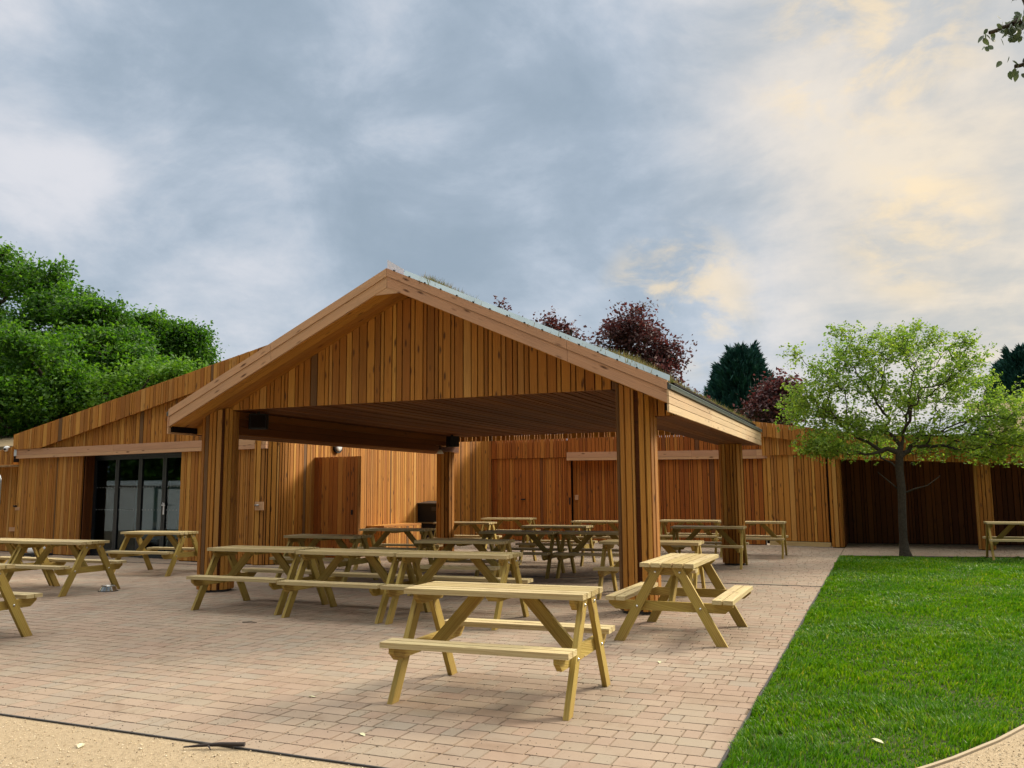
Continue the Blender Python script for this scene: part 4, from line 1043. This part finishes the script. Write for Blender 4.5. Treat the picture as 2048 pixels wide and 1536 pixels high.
crown_tree('broadleaf_tree', gnd(320, 30), place(320, 715, 30), [lob(300, 765, 30, 62, 38), lob(360, 760, 30, 48, 30), lob(240, 800, 30, 60, 40)], 13000, .14, 'limeleaf', 'fresh lime green tree just above the left parapet', group='trees beyond the buildings', ntw=80, clump=.25, trunk_r=.15)
# copper trees behind the shelter
crown_tree('copper_maple', gnd(1290, 36), place(1270, 608, 36), [lob(1262, 650, 36, 32, 42), lob(1225, 690, 36, 34, 42), lob(1290, 690, 36, 50, 50), lob(1330, 710, 36, 32, 36), lob(1345, 752, 36, 24, 30), lob(1280, 760, 36, 70, 44), lob(1385, 800, 36, 30, 16)], 15000, .15, 'copperleaf', 'large purple-leaved maple rising behind the right roof slope', group='purple-leaved trees', ntw=130, clump=.2, trunk_r=.2, minr=.02)
crown_tree('copper_maple', gnd(1080, 34), place(1085, 622, 34), [lob(1075, 672, 34, 34, 36), lob(1108, 652, 34, 14, 26), lob(1128, 672, 34, 26, 26), lob(1050, 690, 34, 30, 30), lob(998, 622, 34, 6, 30), lob(1160, 700, 34, 20, 30)], 2200, .15, 'copperleaf', 'sparse purple maple twigs showing above the middle of the roof', group='purple-leaved trees', ntw=70, clump=.16, trunk_r=.15, minr=.0)
crown_tree('copper_maple', gnd(1530, 34), place(1530, 770, 34), [lob(1540, 825, 34, 36, 30), lob(1562, 795, 34, 24, 26)], 6000, .15, 'copperleaf', 'dark red tree between the conifer and the young lawn tree', group='purple-leaved trees', ntw=50, clump=.26, trunk_r=.15)
# conifers: upright sprays
def conifer(base, H, Rr, label, n=9000, tips=7, seed=1):
    r_ = np.random.default_rng(seed); root = empty('cypress_tree', tuple(base), label=label, cat='conifer', group='dark conifers')
    m_ = MB(); m_.tube([(0, 0, 0), (0, 0, H * .9)], [.22, .05], 8); m_.build('trunk', 'bark', root)
    V = []; 
    P = []
    tt = r_.random(n) ** .8; a = r_.random(n) * 6.28; lobe_ = .95 + .15 * np.sin(a * 5 + tt * 9) + .13 * np.sin(a * 9 - tt * 17) + .10 * np.sin(a * 3 + tt * 31) + .08 * np.sin(a * 14 + tt * 55)
    rad = Rr * (tt * 1.02) ** .45 * lobe_ * (.55 + .45 * np.sqrt(r_.random(n))); P.append(np.stack([np.cos(a) * rad, np.sin(a) * rad, H * (1 - tt * .85)], 1))
    for k in range(tips * 9):
        f = r_.random() ** .6 * .55; aa = r_.random() * 6.28; q0 = Rr * (f * 1.02) ** .45 * .98; m = 160; z_ = r_.random(m); w__ = .24 * (1 - z_) + .02
        P.append(np.stack([math.cos(aa) * q0 * (1 + .05 * z_) + r_.normal(0, 1, m) * w__, math.sin(aa) * q0 * (1 + .05 * z_) + r_.normal(0, 1, m) * w__, H * (1 - f * .85) - .45 + z_ * (.7 + .5 * r_.random())], 1))
    m = 300; z_ = r_.random(m); P.append(np.stack([r_.normal(0, 1, m) * (.3 * (1 - z_) + .02), r_.normal(0, 1, m) * (.3 * (1 - z_) + .02), H - .5 + z_ * .75], 1))
    P = np.concatenate(P); rr0 = np.hypot(P[:, 0], P[:, 1]) + 1e-6; out_ = P[:, :2] / rr0[:, None]
    k = len(P); d = np.stack([out_[:, 0] * .75, out_[:, 1] * .75, np.full(k, .75)], 1) + r_.normal(0, .3, (k, 3)); d /= np.linalg.norm(d, axis=1)[:, None]
    s_ = r_.normal(0, 1, (k, 3)); s_ = np.cross(d, s_); s_ /= np.linalg.norm(s_, axis=1)[:, None]; L = .26 + .26 * r_.random(k)
    V = np.stack([P - d * .1, P + d * L[:, None] * .4 + s_ * .055, P + d * L[:, None], P + d * L[:, None] * .35 - s_ * .055], 1).reshape(-1, 3)
    npmesh('crown', V, np.arange(k)[:, None] * 4 + np.array([[0, 1, 2, 3]]), 'conifer', root)
g_ = gnd(1492, 46); conifer(g_, 9.0, 2.55, 'dark teal cypress standing behind the rear wall', 26000, 8, 3)
g_ = gnd(2065, 48); conifer(g_, 9.2, 2.6, 'dark conifer at the right edge behind the lawn tree', 20000, 8, 5)

# the young tree on the lawn
tb_ = np.array([3.17, 9.93, -.02])
root = empty('young_tree', tuple(tb_), label='young spreading tree with light green leaves at the lawn edge', cat='tree')
def loc_(px_, py_, dd=0): return place(px_, py_, 18.5 + dd) - tb_
cc = loc_(1815, 800)
tg = []
for (px_, py_, rx, rz_, k) in ((1750, 700, 90, 45, 70), (1830, 690, 70, 42, 60), (1680, 760, 95, 45, 80), (1620, 820, 75, 40, 60), (1690, 860, 95, 35, 75), (1800, 790, 100, 60, 80), (1900, 740, 75, 45, 55), (1960, 790, 85, 40, 60), (1930, 860, 110, 35, 75), (2030, 830, 80, 40, 50), (2040, 890, 70, 26, 45), (1600, 800, 35, 30, 20), (1660, 890, 70, 22, 35), (1780, 870, 90, 25, 35), (1640, 905, 60, 16, 30), (1740, 905, 60, 14, 22), (1900, 900, 90, 18, 35), (2000, 915, 60, 16, 30), (1590, 710, 18, 12, 6), (1690, 670, 20, 12, 8), (1925, 685, 25, 16, 10)):
    c0 = loc_(px_, py_, rng.normal(0, .5)); r = np.array([rx, rx * .9, rz_]) / 1693.6 * 18.5
    q = ell(k, c0, r, .35); tg.append(q)
tg = np.concatenate(tg)
trunk = [np.array(p, float) for p in ((0, 0, 0), (-.03, .0, .35), (-.02, 0, .9), (.0, .0, 1.45), (-.02, .02, 1.85), (0, 0, 2.15))]
A, par = skeleton(trunk, tg, .42, .16, 3)
tree_mesh('trunk', A, par, .0042, .094, root, sides=6, pw=1.85)
m_ = MB(); m_.tube([(0, 0, .0), (-.02, 0, .15), (-.03, 0, .35)], [.15, .108, .094], 12, cap=False); m_.build('trunk_base', 'bark', root); m_ = MB(); m_.tube([(.02, 0, 1.35), (.25, -.05, 1.45), (.5, -.05, 1.52), (.75, -.1, 1.72)], [.022, .018, .013, .008], 6); m_.build('low_limb', 'bark', root); m_ = MB(); m_.tube([(-.02, 0, 1.4), (-.22, .05, 1.6), (-.45, .1, 1.82)], [.022, .016, .008], 6)
m_.build('low_limb', 'bark', root)
nl = 42000
ii = rng.integers(0, len(tg), nl // 6); cl = tg[ii] + rng.normal(0, .12, (len(ii), 3)) * np.array([1, 1, .75])
P = np.repeat(cl, 6, 0) + rng.normal(0, .035, (len(ii) * 6, 3))
leaves('crown', P, .060, 'youngleaf', root, .45, .62)

# what the glass doors mirror: a white marquee and dark trees off to the left
e = empty('white_marquee', (-28, -4, 0), R(-61), label='white marquee out of frame whose walls are mirrored in the glass doors', cat='marquee')
for k in range(3):
    m_ = MB(); x0 = -2.9 + k * 1.95; m_.box(x0, x0 + 1.8, 1.9, 1.93, .02, 1.62 + .12 * (k % 2), 'z'); m_.build('side_panel', 'white', e)
m_ = MB()
for q in ((-3, 1.95), (3, 1.95), (-3, -2), (3, -2)): m_.box(q[0] - .04, q[0] + .04, q[1] - .04, q[1] + .04, 0, 1.72, 'z')
m_.hexa([(x, y, z + dz) for x in (-3.1, 3.1) for y, z in ((2.05, 1.76), (0, 1.95)) for dz in (0, .03)]); m_.hexa([(x, y, z + dz) for x in (-3.1, 3.1) for y, z in ((0, 1.95), (-2.05, 1.76)) for dz in (0, .03)])
m_.build('tent_roof', 'white', e)
for k, (x, y) in enumerate(((-37, -14), (-42, -8), (-38, -1), (-34, -20), (-46, 2))):
    B_ = np.array([x, y, -.08]); crown_tree('broadleaf_tree', B_, B_ + [0, 0, 11], [(B_ + [0, 0, 6.5], (4.2, 4.2, 4.3)), (B_ + [1, 2, 3.2], (4.2, 4.2, 3.))], 9000, .42, 'oakleaf', 'one of the dark trees out of frame mirrored in the glass doors', group='trees mirrored in the glass', ntw=60, clump=.5, trunk_r=.3, minr=.05)

# branch of a big tree overhead at the right, its trunk out of frame
c0 = place(2420, 980, 10); c0[2] = -.02
root = empty('overhanging_tree', tuple(c0), label='leafy branch tips hanging into the top right corner', cat='tree')
B = c0
tips = [place(*p) - B for p in ((2010, 62, 8.5), (1985, 72, 8.5), (2030, 55, 8.4), (2050, 62, 8.6), (2070, 48, 8.6), (2035, 140, 8.3), (2055, 128, 8.3), (2075, 135, 8.2), (2045, -12, 8.5), (2100, 60, 8.6), (2110, 130, 8.4), (2130, 90, 8.5), (2160, 40, 8.8), (2200, 100, 9), (2240, 60, 9), (2040, 45, 8.5), (2038, 52, 8.45))]
tr = [np.zeros(3), np.array([0, 0, 2.]), np.array([0, 0, 4.2]), np.array([-.3, 0, 5.6])]
A, par = skeleton(tr, np.array(tips), .1, .03, 2)
tree_mesh('trunk', A, par, .004, .2, root, pw=2.0)
P = []; 
for tpt in tips:
    for k in range(11): P.append(tpt + rng.normal(0, .06, 3) - np.array([0, 0, .02]))
for i in range(len(A)):
    if A[i][2] > 5 and rng.random() < .35 and i > 8: P.append(A[i] + rng.normal(0, .05, 3))
def real_leaves(P, size, mat, parent):
    V = []; F = []
    for p in P:
        a = rng.random() * 6.28; down = np.array([math.cos(a) * .6, math.sin(a) * .6, -.75]); down /= np.linalg.norm(down)
        s_ = np.cross(down, rng.normal(0, 1, 3)); s_ /= np.linalg.norm(s_); sz = size * rng.uniform(.75, 1.2); nn = np.cross(down, s_)
        prof = ((0, .04), (.18, .62), (.45, .74), (.75, .46), (1., .0))
        b = len(V)
        for (l, w__) in prof:
            V.append(p + down * l * sz + s_ * w__ * sz * .38 + nn * w__ * sz * .08); V.append(p + down * l * sz); V.append(p + down * l * sz - s_ * w__ * sz * .38 + nn * w__ * sz * .08)
        for i in range(4):
            F.append((b + 3 * i, b + 3 * i + 1, b + 3 * i + 4, b + 3 * i + 3)); F.append((b + 3 * i + 1, b + 3 * i + 2, b + 3 * i + 5, b + 3 * i + 4))
    return npmesh('crown', np.array(V), np.array(F), mat, parent)
real_leaves(P, .088, 'darkleaf', root)
